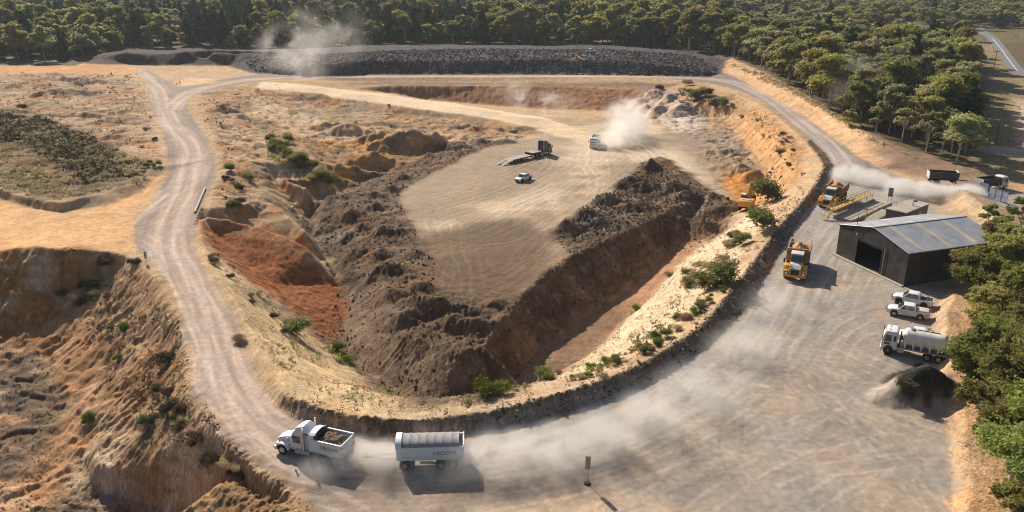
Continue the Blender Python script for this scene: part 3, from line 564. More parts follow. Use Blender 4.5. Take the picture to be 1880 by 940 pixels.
for v_, nm, mt, kw in ((0, 'ground', 'loose_soil', {}), (1, 'yard', 'compacted_gravel', {}), (2, 'haul_road', 'compacted_gravel', {}), (3, 'haul_ramp', 'compacted_gravel', {}), (4, 'pit_terrace', 'loose_soil', {}),
                       (5, 'pit_floor', 'compacted_gravel', {}), (6, 'spoil_slope', 'tipped_spoil', {}), (7, 'red_cut_slope', 'tipped_spoil', {}),
                       (8, 'spoil_bank', 'tipped_spoil', dict(label='long low purplish earth bank against the forest at the far left', cat='earth bank')),
                       (9, 'gravel_heap', 'compacted_gravel', dict(label='small dark grey heap of gravel beside the white water tanker', cat='gravel heap')),
                       (10, 'rock_stockpile', 'broken_rock', dict(label='long dark stockpile of broken rock in front of the forest', cat='rock stockpile'))):
    q = quads[fl == v_]
    if not len(q): continue
    u, inv = np.unique(q, return_inverse=True)
    o = np_mesh(nm, coords[u], inv.reshape(-1, 4), SOIL[mt], col[u])
    tag(o, kind='structure', **kw) if not kw else tag(o, **kw)
def ground_z(px_, py_):
    px_ = np.asarray(px_, float); py_ = np.asarray(py_, float)
    j = np.clip(np.searchsorted(rows, py_)-1, 0, NR-2); a = px_/(py_+16); i = np.clip(np.searchsorted(acol, a)-1, 0, NC-2)
    w = np.clip((py_-rows[j])/(rows[j+1]-rows[j]), 0, 1); Z = z.reshape(NR, NC)
    return Z[j, i]*(1-w)+Z[j+1, i]*w
# ------------------------------------------------------------------ foliage
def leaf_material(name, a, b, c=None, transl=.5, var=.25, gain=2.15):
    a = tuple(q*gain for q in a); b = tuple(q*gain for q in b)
    m = bpy.data.materials.new(name); m.use_nodes = True; nt = m.node_tree; N = nt.nodes; L = nt.links
    for n in list(N):
        if n.type != 'OUTPUT_MATERIAL': N.remove(n)
    out = N['Material Output']
    at = N.new('ShaderNodeAttribute'); at.attribute_name = 'tint'
    oi = N.new('ShaderNodeObjectInfo')
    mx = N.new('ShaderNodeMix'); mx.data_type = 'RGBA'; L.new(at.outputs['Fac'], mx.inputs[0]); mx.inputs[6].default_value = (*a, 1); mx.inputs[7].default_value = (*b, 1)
    hs = N.new('ShaderNodeHueSaturation'); L.new(mx.outputs[2], hs.inputs['Color'])
    m1 = N.new('ShaderNodeMapRange'); m1.inputs[3].default_value = 1-var*1.3; m1.inputs[4].default_value = 1+var*1.3; L.new(oi.outputs['Random'], m1.inputs[0]); L.new(m1.outputs[0], hs.inputs['Value'])
    mm = N.new('ShaderNodeMath'); mm.operation = 'MULTIPLY'; mm.inputs[1].default_value = 7.31; L.new(oi.outputs['Random'], mm.inputs[0])
    fr = N.new('ShaderNodeMath'); fr.operation = 'FRACT'; L.new(mm.outputs[0], fr.inputs[0])
    m2 = N.new('ShaderNodeMapRange'); m2.inputs[3].default_value = .5-.035; m2.inputs[4].default_value = .5+.03; L.new(fr.outputs[0], m2.inputs[0]); L.new(m2.outputs[0], hs.inputs['Hue'])
    df = N.new('ShaderNodeBsdfDiffuse'); tl = N.new('ShaderNodeBsdfTranslucent'); ms = N.new('ShaderNodeMixShader'); ms.inputs[0].default_value = transl
    L.new(hs.outputs[0], df.inputs[0]); L.new(hs.outputs[0], tl.inputs[0]); L.new(df.outputs[0], ms.inputs[1]); L.new(tl.outputs[0], ms.inputs[2]); L.new(ms.outputs[0], out.inputs[0])
    return m
def plain(name, col, rough=.7, metal=0, spec=.4, noise_amt=0, nscale=3, coat=0, bump=0):
    m = bpy.data.materials.new(name); m.use_nodes = True; nt = m.node_tree; N = nt.nodes; L = nt.links; b = N['Principled BSDF']
    b.inputs['Base Color'].default_value = (*col, 1); b.inputs['Roughness'].default_value = rough; b.inputs['Metallic'].default_value = metal; b.inputs['Specular IOR Level'].default_value = spec
    if coat: b.inputs['Coat Weight'].default_value = coat
    if noise_amt:
        tc = N.new('ShaderNodeTexCoord'); n = N.new('ShaderNodeTexNoise'); n.inputs['Scale'].default_value = nscale; n.inputs['Detail'].default_value = 5; L.new(tc.outputs['Object'], n.inputs['Vector'])
        r = N.new('ShaderNodeMapRange'); r.inputs[1].default_value = .3; r.inputs[2].default_value = .7; r.inputs[3].default_value = 1-noise_amt; r.inputs[4].default_value = 1+noise_amt*.5; L.new(n.outputs[0], r.inputs[0])
        v = N.new('ShaderNodeVectorMath'); v.operation = 'SCALE'; v.inputs[0].default_value = col; L.new(r.outputs[0], v.inputs['Scale']); L.new(v.outputs[0], b.inputs['Base Color'])
        if bump:
            bp = N.new('ShaderNodeBump'); bp.inputs['Strength'].default_value = bump; bp.inputs['Distance'].default_value = .08; L.new(n.outputs[0], bp.inputs['Height']); L.new(bp.outputs[0], b.inputs['Normal'])
    return m
def dusty(name, col, dust=(.40,.33,.26), amt=.35, rough=.4, top=1.0):
    """paint with a coat of dust in patches, thicker low down"""
    m = plain(name, col, rough, 0, .5); nt = m.node_tree; N = nt.nodes; L = nt.links; b = N['Principled BSDF']
    tc = N.new('ShaderNodeTexCoord'); n = N.new('ShaderNodeTexNoise'); n.inputs['Scale'].default_value = 1.6; n.inputs['Detail'].default_value = 6; L.new(tc.outputs['Object'], n.inputs['Vector'])
    sx = N.new('ShaderNodeSeparateXYZ'); L.new(tc.outputs['Object'], sx.inputs[0])
    r = N.new('ShaderNodeMapRange'); r.inputs[1].default_value = .2; r.inputs[2].default_value = 2.4; r.inputs[3].default_value = .45; r.inputs[4].default_value = 0; L.new(sx.outputs['Z'], r.inputs[0])
    ad = N.new('ShaderNodeMath'); ad.operation = 'ADD'; L.new(n.outputs[0], ad.inputs[0]); L.new(r.outputs[0], ad.inputs[1])
    r2 = N.new('ShaderNodeMapRange'); r2.inputs[1].default_value = .35; r2.inputs[2].default_value = 1.0; r2.inputs[3].default_value = amt*.25; r2.inputs[4].default_value = min(1, amt*2); L.new(ad.outputs[0], r2.inputs[0])
    mx = N.new('ShaderNodeMix'); mx.data_type = 'RGBA'; L.new(r2.outputs[0], mx.inputs[0]); mx.inputs[6].default_value = (*col, 1); mx.inputs[7].default_value = (*dust, 1); L.new(mx.outputs[2], b.inputs['Base Color'])
    r3 = N.new('ShaderNodeMapRange'); r3.inputs[3].default_value = rough; r3.inputs[4].default_value = .95; L.new(r2.outputs[0], r3.inputs[0]); L.new(r3.outputs[0], b.inputs['Roughness'])
    return m
BARK = plain('gum_bark', (.34,.29,.235), .9, noise_amt=.5, nscale=2.5); PALEBARK = plain('pale_bark', (.48,.43,.36), .9, noise_amt=.4, nscale=2)
LF = {'straw': leaf_material('straw_leaves', (.24,.19,.095), (.38,.31,.17), transl=.3, gain=1.1), 'olive': leaf_material('olive_gum_leaves', (.075,.08,.026), (.20,.185,.058)), 'grey': leaf_material('grey_gum_leaves', (.105,.105,.05), (.22,.205,.10)),
      'pine': leaf_material('pine_needles', (.018,.034,.014), (.045,.062,.022), transl=.25), 'fresh': leaf_material('fresh_green_leaves', (.082,.092,.026), (.195,.19,.06)),
      'shrub': leaf_material('shrub_leaves', (.075,.085,.03), (.17,.18,.065), transl=.45, gain=1.6), 'dry': leaf_material('dry_scrub', (.17,.13,.075), (.27,.215,.135), transl=.3),
      'bright': leaf_material('bright_green_shrub', (.07,.11,.02), (.14,.19,.04), transl=.45, gain=1.35), 'dark': leaf_material('dark_scrub', (.034,.026,.018), (.075,.058,.037), transl=.25)}
def leaf_cloud(lobes, per, size, seed, flat=.55, up=.5):
    """leaf quads spread through the shells of lobes (x, y, z, r, rz)"""
    r = np.random.default_rng(seed); C, A = [], []
    for (x, y, z_, ra, rz) in lobes:
        n = int(per*ra*ra); d = r.normal(size=(n, 3)); d /= np.linalg.norm(d, axis=1)[:, None]; d[:, 2] = np.where(d[:, 2] < -.35, -d[:, 2]*.6, d[:, 2])
        rad = r.random(n)**.4*(1+.38*np.sin(d[:, 0]*5+x*3)*np.sin(d[:, 1]*4+y*3)+.22*np.sin(d[:, 2]*9+x*5+d[:, 0]*7))*(1+.25*r.random(n)**4)
        p = np.stack([x+d[:, 0]*rad*ra, y+d[:, 1]*rad*ra, z_+d[:, 2]*rad*rz], 1); C.append(p); A.append(r.random(n)*.55+.45*np.clip(d[:, 2]*.5+.5, 0, 1)*r.random(n)**.4)  # tint rises on upward-facing leaves, painting in light from above
    c = np.concatenate(C); a = np.concatenate(A); n = len(c)
    u = r.normal(size=(n, 3)); u[:, 2] *= flat; u /= np.linalg.norm(u, axis=1)[:, None]; w = r.normal(size=(n, 3)); w[:, 2] += 0; v = np.cross(u, w); v /= np.linalg.norm(v, axis=1)[:, None]
    s = size*(.6+.8*r.random(n))[:, None]
    co = np.stack([c-u*s-v*s*.45, c+u*s*.2-v*s*.6, c+u*s+v*s*.1, c-u*s*.1+v*s*.65], 1).reshape(-1, 3)
    return co, np.arange(n*4).reshape(-1, 4), np.repeat(a, 4)
def limb_mesh(paths):
    """tapered tubes: list of ([(x,y,z,r)...])"""
    co, fa = [], []; K = 6
    for p in paths:
        b0 = len(co)
        for i, (x, y, z_, r) in enumerate(p):
            q = p[min(i+1, len(p)-1)]; o = p[max(i-1, 0)]; d = Vector((q[0]-o[0], q[1]-o[1], q[2]-o[2])).normalized(); a = d.orthogonal().normalized(); b = d.cross(a)
            for k in range(K):
                t = 2*math.pi*k/K; w = Vector((x, y, z_))+(a*math.cos(t)+b*math.sin(t))*r; co.append(tuple(w))
        for i in range(len(p)-1):
            for k in range(K): fa.append((b0+i*K+k, b0+i*K+(k+1) % K, b0+(i+1)*K+(k+1) % K, b0+(i+1)*K+k))
    return np.array(co), np.array(fa)
def tint_mesh(name, co, fa, a, mat, parent=None, link=True):
    me = bpy.data.meshes.new(name); me.vertices.add(len(co)); me.vertices.foreach_set('co', np.asarray(co, np.float32).ravel()); k = fa.shape[1]
    me.loops.add(fa.size); me.loops.foreach_set('vertex_index', fa.astype(np.int32).ravel()); me.polygons.add(len(fa)); me.polygons.foreach_set('loop_start', np.arange(0, fa.size, k, dtype=np.int32))
    if a is not None:
        t = me.attributes.new('tint', 'FLOAT', 'POINT'); t.data.foreach_set('value', np.asarray(a, np.float32))
    me.materials.append(mat); me.update()
    o = bpy.data.objects.new(name, me)
    if link: COL.objects.link(o)
    if parent: o.parent = parent
    return o
def tree_shape(kind, H, seed, per, size):
    r = random.Random(seed); lobes, limbs = [], []
    tx, ty = r.uniform(-.4, .4), r.uniform(-.4, .4)
    if kind == 'pine':
        limbs.append([(0,0,-.4,.26),(tx*.3,ty*.3,H*.5,.17),(tx*.4,ty*.4,H*.97,.04)])
        n = int(H*1.3)
        for i in range(n):
            t = i/(n-1); rr = (1-t)**.75*H*.19+.45
            for k in range(3):
                a = r.uniform(0, 6.28); d = rr*r.uniform(.15, .8); lobes.append((tx*.4*t+math.cos(a)*d, ty*.4*t+math.sin(a)*d, H*(.16+.82*t), rr*.55, rr*.32))
    else:
        ht = H*r.uniform(.40, .52) if kind != 'tall' else H*.5
        limbs.append([(0,0,-.4,H*.022),(tx*.4,ty*.4,ht*.5,H*.017),(tx,ty,ht,H*.014)])
        W = H*{'round': .38, 'tall': .25, 'open': .36, 'bushy': .40}[kind]; nb = {'round': 11, 'tall': 9, 'open': 8, 'bushy': 12}[kind]
        for i in range(nb):
            a = 6.283*i/nb*1.62+r.uniform(-.4, .4); t = (i+.5)/nb; d = W*(1-.55*t)*r.uniform(.55, 1.0); zz = ht*(.75 if kind != 'bushy' else .45)+(H*.93-ht*.75)*t**.8+r.uniform(-.05, .05)*H
            ex, ey = tx+math.cos(a)*d, ty+math.sin(a)*d
            limbs.append([(tx*.8, ty*.8, ht*(.5+.45*min(1, t+.2)), H*.010), ((tx+ex)/2, (ty+ey)/2, (ht+zz)/2*1.02, H*.007), (ex, ey, zz, H*.003)])
            ra = H*r.uniform(.095, .15)*(1.2 if kind in ('round', 'bushy') else .95)
            lobes.append((ex, ey, zz, ra, ra*.72))
            if per > 500: ra *= .9
            for k in range(7 if per > 500 else 4):
                b = r.uniform(0, 6.28); lobes.append((ex+math.cos(b)*ra*1.15, ey+math.sin(b)*ra*1.15, zz+r.uniform(-.45, .45)*ra, ra*r.uniform(.4, .65), ra*.42))
        lobes.append((tx, ty, H*.93, H*.10, H*.07))
    lc = leaf_cloud(lobes, per, size, seed)
    return lc, limb_mesh(limbs)
def make_tree(name, kind, leaf, H, seed, per, size, bark=BARK):
    (co, fa, a), (lc, lf_) = tree_shape(kind, H, seed, per, size)
    root = bpy.data.objects.new(name, None); COL.objects.link(root)
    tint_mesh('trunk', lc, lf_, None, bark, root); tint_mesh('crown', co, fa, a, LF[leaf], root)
    return root
def copy_thing(o):
    c = o.copy(); COL.objects.link(c)
    for ch in o.children:
        d = ch.copy(); COL.objects.link(d); d.parent = c
        for g in ch.children:
            e = g.copy(); COL.objects.link(e); e.parent = d
    return c

# the forest: one jittered stand; the nearest trees one by one, the rest as a far wood
def stand(poly_px, step, world_=None):
    q = world_ or [P(a, b, 0) for a, b in poly_px]
    q = np.array(q); x0, y0 = q.min(0); x1, y1 = q.max(0)
    xs, ys = np.meshgrid(np.arange(x0, x1, step), np.arange(y0, y1, step)); xs = xs+rng.uniform(-.48, .48, xs.shape)*step; ys = ys+rng.uniform(-.48, .48, ys.shape)*step
    m = inpoly(xs, ys, [tuple(p) for p in q]); return np.stack([xs[m], ys[m]], 1)
EDGE = [(-700,108),(-60,110),(100,112),(160,108),(235,88),(380,84),(445,90),(560,87),(700,86),(900,85),(1100,86),(1200,90),(1270,97),(1335,109),(1405,140),(1460,172),(1510,210),(1560,238),(1600,262),(1650,262),(1690,262),(1730,285),(1770,298),(1782,265),(1775,200),(1768,130),(1760,85),(1770,60)]
W1 = [P(*p) for p in EDGE]+[(470,700),(560,1500),(-950,1500)]
T1 = stand(None, 6.9, W1)
W2 = [P(1885,50),P(1905,95),P(1950,130),P(2100,160),(620,700),(640,1300),(500,1300),P(1845,52)]
T2 = stand(None, 6.5, W2)
TT = np.concatenate([T1, T2]); dist = np.hypot(TT[:, 0], TT[:, 1])
keep = (np.abs(TT[:, 0]) < TT[:, 1]*.72+30)
# thin with distance and leave clearings
thin = rng.random(len(TT)) < np.clip((420/dist)**1.5, .16, 1)
clear = np.ones(len(TT), bool)
for (px, py, a, b) in ((1700,80,24,85),(1730,62,24,50),(420,12,70,40),(330,5,40,60),(230,17,10,18),(705,32,10,20),(830,42,14,80),(850,30,10,60),(1240,-8,60,30),(1640,62,14,18)):
    cx, cy_ = P(px, py); clear &= ((TT[:, 0]-cx)/a)**2+((TT[:, 1]-cy_)/b)**2 > 1
TT = TT[keep & thin & clear]; dist = np.hypot(TT[:, 0], TT[:, 1])
def px_of(x, y, z_=0):
    dz = CH-z_; zc = y*CPc+dz*SP; return 940+CF*x/zc, 470+CF*(dz*CPc-y*SP)/zc
PX, PY = px_of(TT[:, 0], TT[:, 1])
order = np.argsort(dist+np.where(PX > 1880, 200, 0)+np.where(PX < 0, 200, 0)); NEARN = 292
KINDS = [('round','olive',15,'olive green gum tree with a rounded crown'), ('tall','olive',19,'tall olive gum tree with a narrow crown'), ('open','grey',14,'open grey-green gum tree'), ('bushy','fresh',11,'bushy fresh green tree'), ('pine','pine',19,'dark green pine tree'), ('round','grey',13,'rounded grey-green gum tree')]
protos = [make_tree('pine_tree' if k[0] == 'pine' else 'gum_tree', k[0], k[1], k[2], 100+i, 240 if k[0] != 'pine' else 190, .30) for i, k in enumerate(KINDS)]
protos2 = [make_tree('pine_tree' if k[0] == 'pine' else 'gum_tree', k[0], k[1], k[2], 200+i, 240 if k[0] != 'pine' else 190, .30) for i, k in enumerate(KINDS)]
used = set()
def where(px):
    return 'in the forest behind the earth bank at far left' if px < 450 else 'in the forest wall behind the rock stockpile' if px < 1330 else 'in the roadside forest right of the pit'
def pick(x, y, px):
    n = noise(np.array([x*.02]), np.array([y*.02]), 5)[0]+rng.normal(0, .22)
    if px < 450: w = [0, 1, 0, 3, 4, 5, 2][int(rng.integers(0, 7))]; return 4 if (rng.random() < .25) else w
    if px < 1330: return 1 if n > .25 else 4 if rng.random() < .22 else 3 if n < -.3 else 0 if rng.random() < .5 else 1
    return 2 if n > .25 else 4 if rng.random() < .07 else 5 if n < -.2 else 0
for n_, i in enumerate(order[:NEARN]):
    x, y = TT[i]; k = pick(x, y, PX[i]); src = (protos, protos2)[int(rng.integers(0, 2))][k]; key = src.name
    if key not in used: used.add(key); o = src
    else: o = copy_thing(src)
    o.location = (x, y, float(ground_z([x], [y])[0])-.1); o.rotation_euler = (0, 0, rng.uniform(0, 6.28)); s = rng.uniform(.6, 1.2)*(1.0 if PX[i] < 1330 else .98)
    if y < 300 and PX[i] > 1400: s *= .92
    o.scale = (s, s, s*rng.uniform(.92, 1.1))
    tag(o, KINDS[k][3]+' '+where(PX[i]), 'tree', KINDS[k][3].split(' with ')[0]+'s '+where(PX[i]))
for p in protos+protos2:
    if p.name not in used:
        for c in list(p.children): bpy.data.objects.remove(c)
        bpy.data.objects.remove(p)
rest = order[NEARN:]
src_col = bpy.data.collections.new('far_tree_kinds')
for i, k in enumerate(KINDS):
    for v_ in range(2):
        (co, fa, a), (lc, lf_) = tree_shape(k[0], k[2], 300+i*2+v_, 60, .62)
        me = bpy.data.meshes.new('far_tree'); allc = np.concatenate([co, lc]); fa2 = np.concatenate([fa, lf_+len(co)])
        o = tint_mesh('far_tree_%s_%d' % ('abcdef'[i], v_), allc, fa2, np.concatenate([a, np.zeros(len(lc))]), LF[k[1]], link=False)
        o.data.materials.append(BARK); mi = np.zeros(len(fa2), np.int32); mi[len(fa):] = 1; o.data.polygons.foreach_set('material_index', mi); src_col.objects.link(o)
names_sorted = sorted(o.name for o in src_col.objects)
pco = []; pid = []; psc = []; prt = []
for i in rest:
    x, y = TT[i]; k = pick(x, y, PX[i]); pid.append(k*2+int(rng.integers(0, 2))); far_ = 1+.0*dist[i]
    if PX[i] < 900 and 330 < PX[i] and 480 < y < 640 and rng.random() < .6: pid[-1] = 8
    psc.append(rng.uniform(.5, 1.2)*(1.0 if PX[i] < 1330 else .82)); prt.append(rng.uniform(0, 6.28))
    pco.append((x, y, float(FARH(np.array([x]), np.array([y]))[0])-.2))
me = bpy.data.meshes.new('far_forest'); me.from_pydata(pco, [], [])
for nm, ty, val in (('pick', 'INT', pid), ('size', 'FLOAT', psc), ('turn', 'FLOAT', prt)):
    a = me.attributes.new(nm, ty, 'POINT'); a.data.foreach_set('value', np.array(val, np.int32 if ty == 'INT' else np.float32))
ff = bpy.data.objects.new('far_forest', me); COL.objects.link(ff)
tag(ff, 'far gum forest that fills the top of the view as one mass', 'forest', kind='stuff')
ng = bpy.data.node_groups.new('forest', 'GeometryNodeTree'); ng.interface.new_socket('Geometry', in_out='INPUT', socket_type='NodeSocketGeometry'); ng.interface.new_socket('Geometry', in_out='OUTPUT', socket_type='NodeSocketGeometry')
N = ng.nodes; L = ng.links; gi = N.new('NodeGroupInput'); go = N.new('NodeGroupOutput'); ip = N.new('GeometryNodeInstanceOnPoints'); ci = N.new('GeometryNodeCollectionInfo')
ci.inputs[0].default_value = src_col; ci.inputs[1].default_value = True; ci.inputs[2].default_value = True
def nattr(n, t):
    a = N.new('GeometryNodeInputNamedAttribute'); a.data_type = t; a.inputs[0].default_value = n; return [s for s in a.outputs if s.enabled][0]
mtp = N.new('GeometryNodeMeshToPoints'); L.new(gi.outputs[0], mtp.inputs[0])
L.new(mtp.outputs[0], ip.inputs['Points']); L.new(ci.outputs[0], ip.inputs['Instance']); ip.inputs['Pick Instance'].default_value = True; L.new(nattr('pick', 'INT'), ip.inputs['Instance Index'])
L.new(nattr('size', 'FLOAT'), ip.inputs['Scale']); cx_ = N.new('ShaderNodeCombineXYZ'); L.new(nattr('turn', 'FLOAT'), cx_.inputs[2]); L.new(cx_.outputs[0], ip.inputs['Rotation'])
L.new(ip.outputs[0], go.inputs[0]); md = ff.modifiers.new('forest', 'NODES'); md.node_group = ng

# big trees on the right bank, in front
FG = [((1850,905),'open','fresh',11.5,'tall gum tree at the bottom right corner of the bank'), ((1838,740),'bushy','fresh',10,'leaning gum tree with bare lower limbs beside the gravel heap'), ((1905,780),'round','olive',11,'gum tree at the right picture edge above the fallen branch'),
      ((1790,560),'bushy','fresh',7.5,'dense gum tree just right of the two parked white utes'), ((1850,560),'round','olive',9,'gum tree standing between the shed and the right picture edge'), ((1765,528),'round','olive',5.6,'low spreading gum tree against the dark side wall of the shed'),
      ((1800,490),'bushy','olive',6.6,'gum tree behind the far corner of the shed'), ((1868,440),'open','fresh',6.5,'thin open gum tree below the grey gates'), ((1832,640),'bushy','fresh',8,'leafy gum tree right of the water tanker'), ((1890,640),'round','fresh',10,'largest crowned gum tree right of the water tanker'),
      ((1830,500),'round','fresh',6.5,'gum tree crown overlapping the right end of the shed roof'), ((1870,590),'bushy','fresh',7.5,'leafy gum tree above and right of the tanker at the picture edge'), ((1880,700),'bushy','olive',8.5,'dark olive gum tree above the fallen branch'), ((1830,455),'open','fresh',5,'slender gum tree behind the shed roof corner'),
      ((1900,985),'round','fresh',11,'gum tree whose crown fills the very bottom of the right edge'), ((1858,850),'bushy','fresh',7,'leafy gum tree rising from the sandy bank by the bleached branch'), ((1925,850),'open','olive',10,'broad olive gum tree low on the right picture edge'), ((1812,690),'bushy','fresh',6.5,'gum tree leaning over the track behind the gravel heap'),
      ((1872,985),'bushy','fresh',6.5,'low gum tree in the bottom right corner in front of the tall one'),
      ((1885,520),'round','fresh',8,'gum tree halfway up the right picture edge'), ((1815,418),'open','olive',3.6,'small wispy gum tree at the roof corner of the shed'), ((1800,600),'bushy','olive',5.5,'low gum tree on the sandy bank behind the tanker'), ((1935,900),'round','fresh',12,'gum tree cut off by the bottom right picture edge')]
for i, (pp, kd, lf, H, lab_) in enumerate(FG):
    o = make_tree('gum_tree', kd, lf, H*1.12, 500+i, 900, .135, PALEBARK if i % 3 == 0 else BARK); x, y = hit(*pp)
    o.location = (x, y, float(ground_z([x], [y])[0])-.05); o.rotation_euler = (0, 0, i*1.7); tag(o, lab_, 'tree', 'gum trees on the right bank')
# dead pale trees and the tree clump near the gate
for i, (pp, kd, lf, H, lab_) in enumerate((((1755,300),'round','grey',11,'big grey-green gum tree closest to the gates'), ((1700,278),'open','grey',10,'grey gum tree with pale bare trunks beside the sandy bank'), ((1655,262),'open','grey',9,'thin grey gum tree at the end of the sandy bank'), ((1560,232),'bushy','fresh',5,'small round green tree on top of the sandy bank'))):
    o = make_tree('gum_tree', kd, lf, H, 560+i, 420, .2, PALEBARK); x, y = hit(*pp); o.location = (x, y, float(ground_z([x], [y])[0])-.05); tag(o, lab_, 'tree', 'gum trees near the gate')
ox, oy = P(1722, 45); o = make_tree('autumn_tree', 'bushy', 'dry', 8, 590, 200, .3); o.location = (ox, oy, 0); tag(o, 'orange-red autumn tree beside the far white roofed house', 'tree')
o.children[1].data.materials[0] = leaf_material('autumn_leaves', (.34,.07,.03), (.5,.2,.05))

for i, (q, h_) in enumerate((((1700,268),9), ((1728,282),10), ((1672,258),8), ((1745,290),8), ((1640,245),8), ((1712,250),10))):
    (_a, _b, _c), (lc, lf_) = tree_shape('open', h_, 700+i, 60, .3); o = tint_mesh('dead_tree', lc, lf_, None, PALEBARK); x, y = P(*q); o.location = (x, y, float(ground_z([x], [y])[0])); tag(o, 'bare pale dead gum among the trees near the gate', 'tree', 'dead gums near the gate')
# ---- shrubs
def shrub_proto(name, leaf, H, W, seed, per=900, size=.11, spiky=0, n=7):
    r = random.Random(seed); lobes = [(r.uniform(-.42, .42)*W, r.uniform(-.42, .42)*W, H*r.uniform(.3, .75), W*r.uniform(.28, .45), H*r.uniform(.35, .6)) for _ in range(n)]
    co, fa, a = leaf_cloud(lobes, per, size, seed); co[:, 2] = np.abs(co[:, 2])
    return tint_mesh(name, co, fa, a, LF[leaf], None)
SH = {k: [shrub_proto('shrub', lf, H, W, s+j*17, per, sz) for j in range(2)] for s, (k, lf, H, W, per, sz) in enumerate((('green','shrub',1.5,1.7,900,.085),('bright','bright',1.3,1.5,900,.08),('dry','dry',1.0,1.4,800,.075),('dark','dark',1.2,1.6,700,.09)), 1)}
shrub_used = set()
def shrub(px, py, kind, s, label, group=None, sz=None):
    src = SH[kind][random.randrange(2)]
    if src.name in shrub_used: o = src.copy(); COL.objects.link(o)
    else: shrub_used.add(src.name); o = src
    x, y = hit(px, py); o.location = (x, y, float(ground_z([x], [y])[0])-.08); o.rotation_euler = (0, 0, random.uniform(0, 6.28)); o.scale = (s*random.uniform(.85, 1.15), s*random.uniform(.85, 1.15), s*(sz or 1)*random.uniform(.85, 1.15))
    return tag(o, label, 'shrub', group)
for px, py, k, s, l in ((1405,372,'green',2.9,'large green shrub right beside the yellow excavator'),(1390,425,'green',3.0,'tall green shrub growing below the yellow excavator'),(1325,520,'green',2.3,'largest dark green shrub on the pale sand slope'),(1298,530,'green',1.8,'yellowish green shrub touching the largest sand slope shrub'),
    (160,778,'bright',1.0,'lone bright green ball shrub on the lower left slope'),(228,612,'bright',1.0,'bright green shrub on the upper left slope'),(203,606,'bright',.6,'small bright green shrub left of a larger one on the upper left slope'),(216,660,'bright',.6,'small bright shrub below two others on the left slope'),
    (246,485,'dark',.9,'dark rounded shrub at the road edge near the white guide post sign'),(306,672,'dark',1.3,'dark tall shrub on the rim beside the left haul road'),(268,778,'green',.7,'grey-green shrub near the middle of the lower left slope'),(440,630,'dry',1.0,'dry shrub high on the left inner slope'),
    (548,618,'green',1.7,'olive shrub clump halfway down the left inner sand slope'),(535,600,'dry',1.5,'dry brown bush above the olive clump on the inner sand slope'),(625,645,'bright',1.1,'bright green weed clump at the foot of the grey spoil face'),(640,668,'bright',1.0,'lower bright green weed clump at the foot of the grey spoil face'),
    (1230,508,'dry',1.1,'brownish shrub on the top edge of the pale sand slope'),(1168,572,'bright',.9,'small bright shrub at the foot of the pale sand slope'),(885,728,'bright',1.5,'bright green clump on the front rim of the pit'),(915,724,'bright',1.2,'bright green tuft right of a larger clump on the front rim'),
    (1000,700,'green',1.3,'green shrub on the front right corner of the pit rim'),(1665,722,'dark',1.0,'scrubby green plant growing on the dark gravel heap'),(42,203,'dark',1.3,'dark upright bush on the far left mounds'),(455,335,'green',1.2,'green bush on the terrace right of the left haul road')):
    shrub(px, py, k, s, l)
def belt(pts_, n, spread, kinds, smin, smax, label, group):
    p = np.array(pts_, float)
    for i in range(n):
        t = random.random()*(len(p)-1); k = min(int(t), len(p)-2); q = p[k]+(p[k+1]-p[k])*(t-k)
        shrub(q[0]+random.gauss(0, spread), q[1]+random.gauss(0, spread*.5), random.choice(kinds), random.uniform(smin, smax), label, group)
belt([(495,262),(530,285),(570,310),(600,345)], 26, 9, ['green','bright','green'], .9, 1.8, 'green shrub in the thick thicket on the terrace left of the ochre mounds', 'thicket shrubs left of the ochre mounds')
belt([(1245,165),(1290,185),(1340,195)], 20, 12, ['green','dry','dark'], 1.2, 2.2, 'olive shrub on the scrubby rise below the back right road', 'shrubs on the rise below the back road')
belt([(1375,210),(1400,250),(1430,290),(1440,250),(1455,320)], 22, 8, ['dry','green','dry','dry'], .4, 1.0, 'scattered shrub on the orange cliff below the right road', 'shrubs on the orange cliff')
belt([(985,700),(1080,690),(1180,650),(1260,590),(1300,545),(1340,490)], 60, 9, ['dry','bright','green','dry'], .3, .85, 'low olive shrub along the upper edge of the pale sand slope', 'shrubs along the sand slope top')
belt([(1235,540),(1290,500),(1340,450),(1370,420)], 16, 12, ['dry','dry','green'], .6, 1.2, 'dry shrub scattered on the middle of the pale sand slope', 'dry shrubs on the pale sand slope')
belt([(410,300),(435,340),(450,370),(430,385)], 12, 9, ['green','dark'], .6, 1.1, 'small dark shrub on the sandy terrace right of the left haul road', 'shrubs on the terrace by the left road')
belt([(545,620),(470,560),(440,520),(380,470)], 12, 8, ['dry','dark'], .35, .7, 'tiny shrub dotted on the left inner sand slope', 'tiny shrubs on the left inner slope')
belt([(290,720),(320,760),(345,800),(390,850),(440,880)], 26, 12, ['dark','dry','dark'], .4, .9, 'dark scrubby plant along the rim of the lower left pit', 'scrub on the lower left rim')
belt([(135,530),(150,560),(170,520),(200,480)], 14, 10, ['dark','dry'], .7, 1.3, 'dark bush in the shaded gully of the left pit', 'bushes in the left gully')
belt([(230,330),(275,310),(285,270),(280,230)], 14, 7, ['dark','green','dry'], .5, .9, 'small shrub on the bank left of the haul road bend', 'shrubs on the bank left of the road')

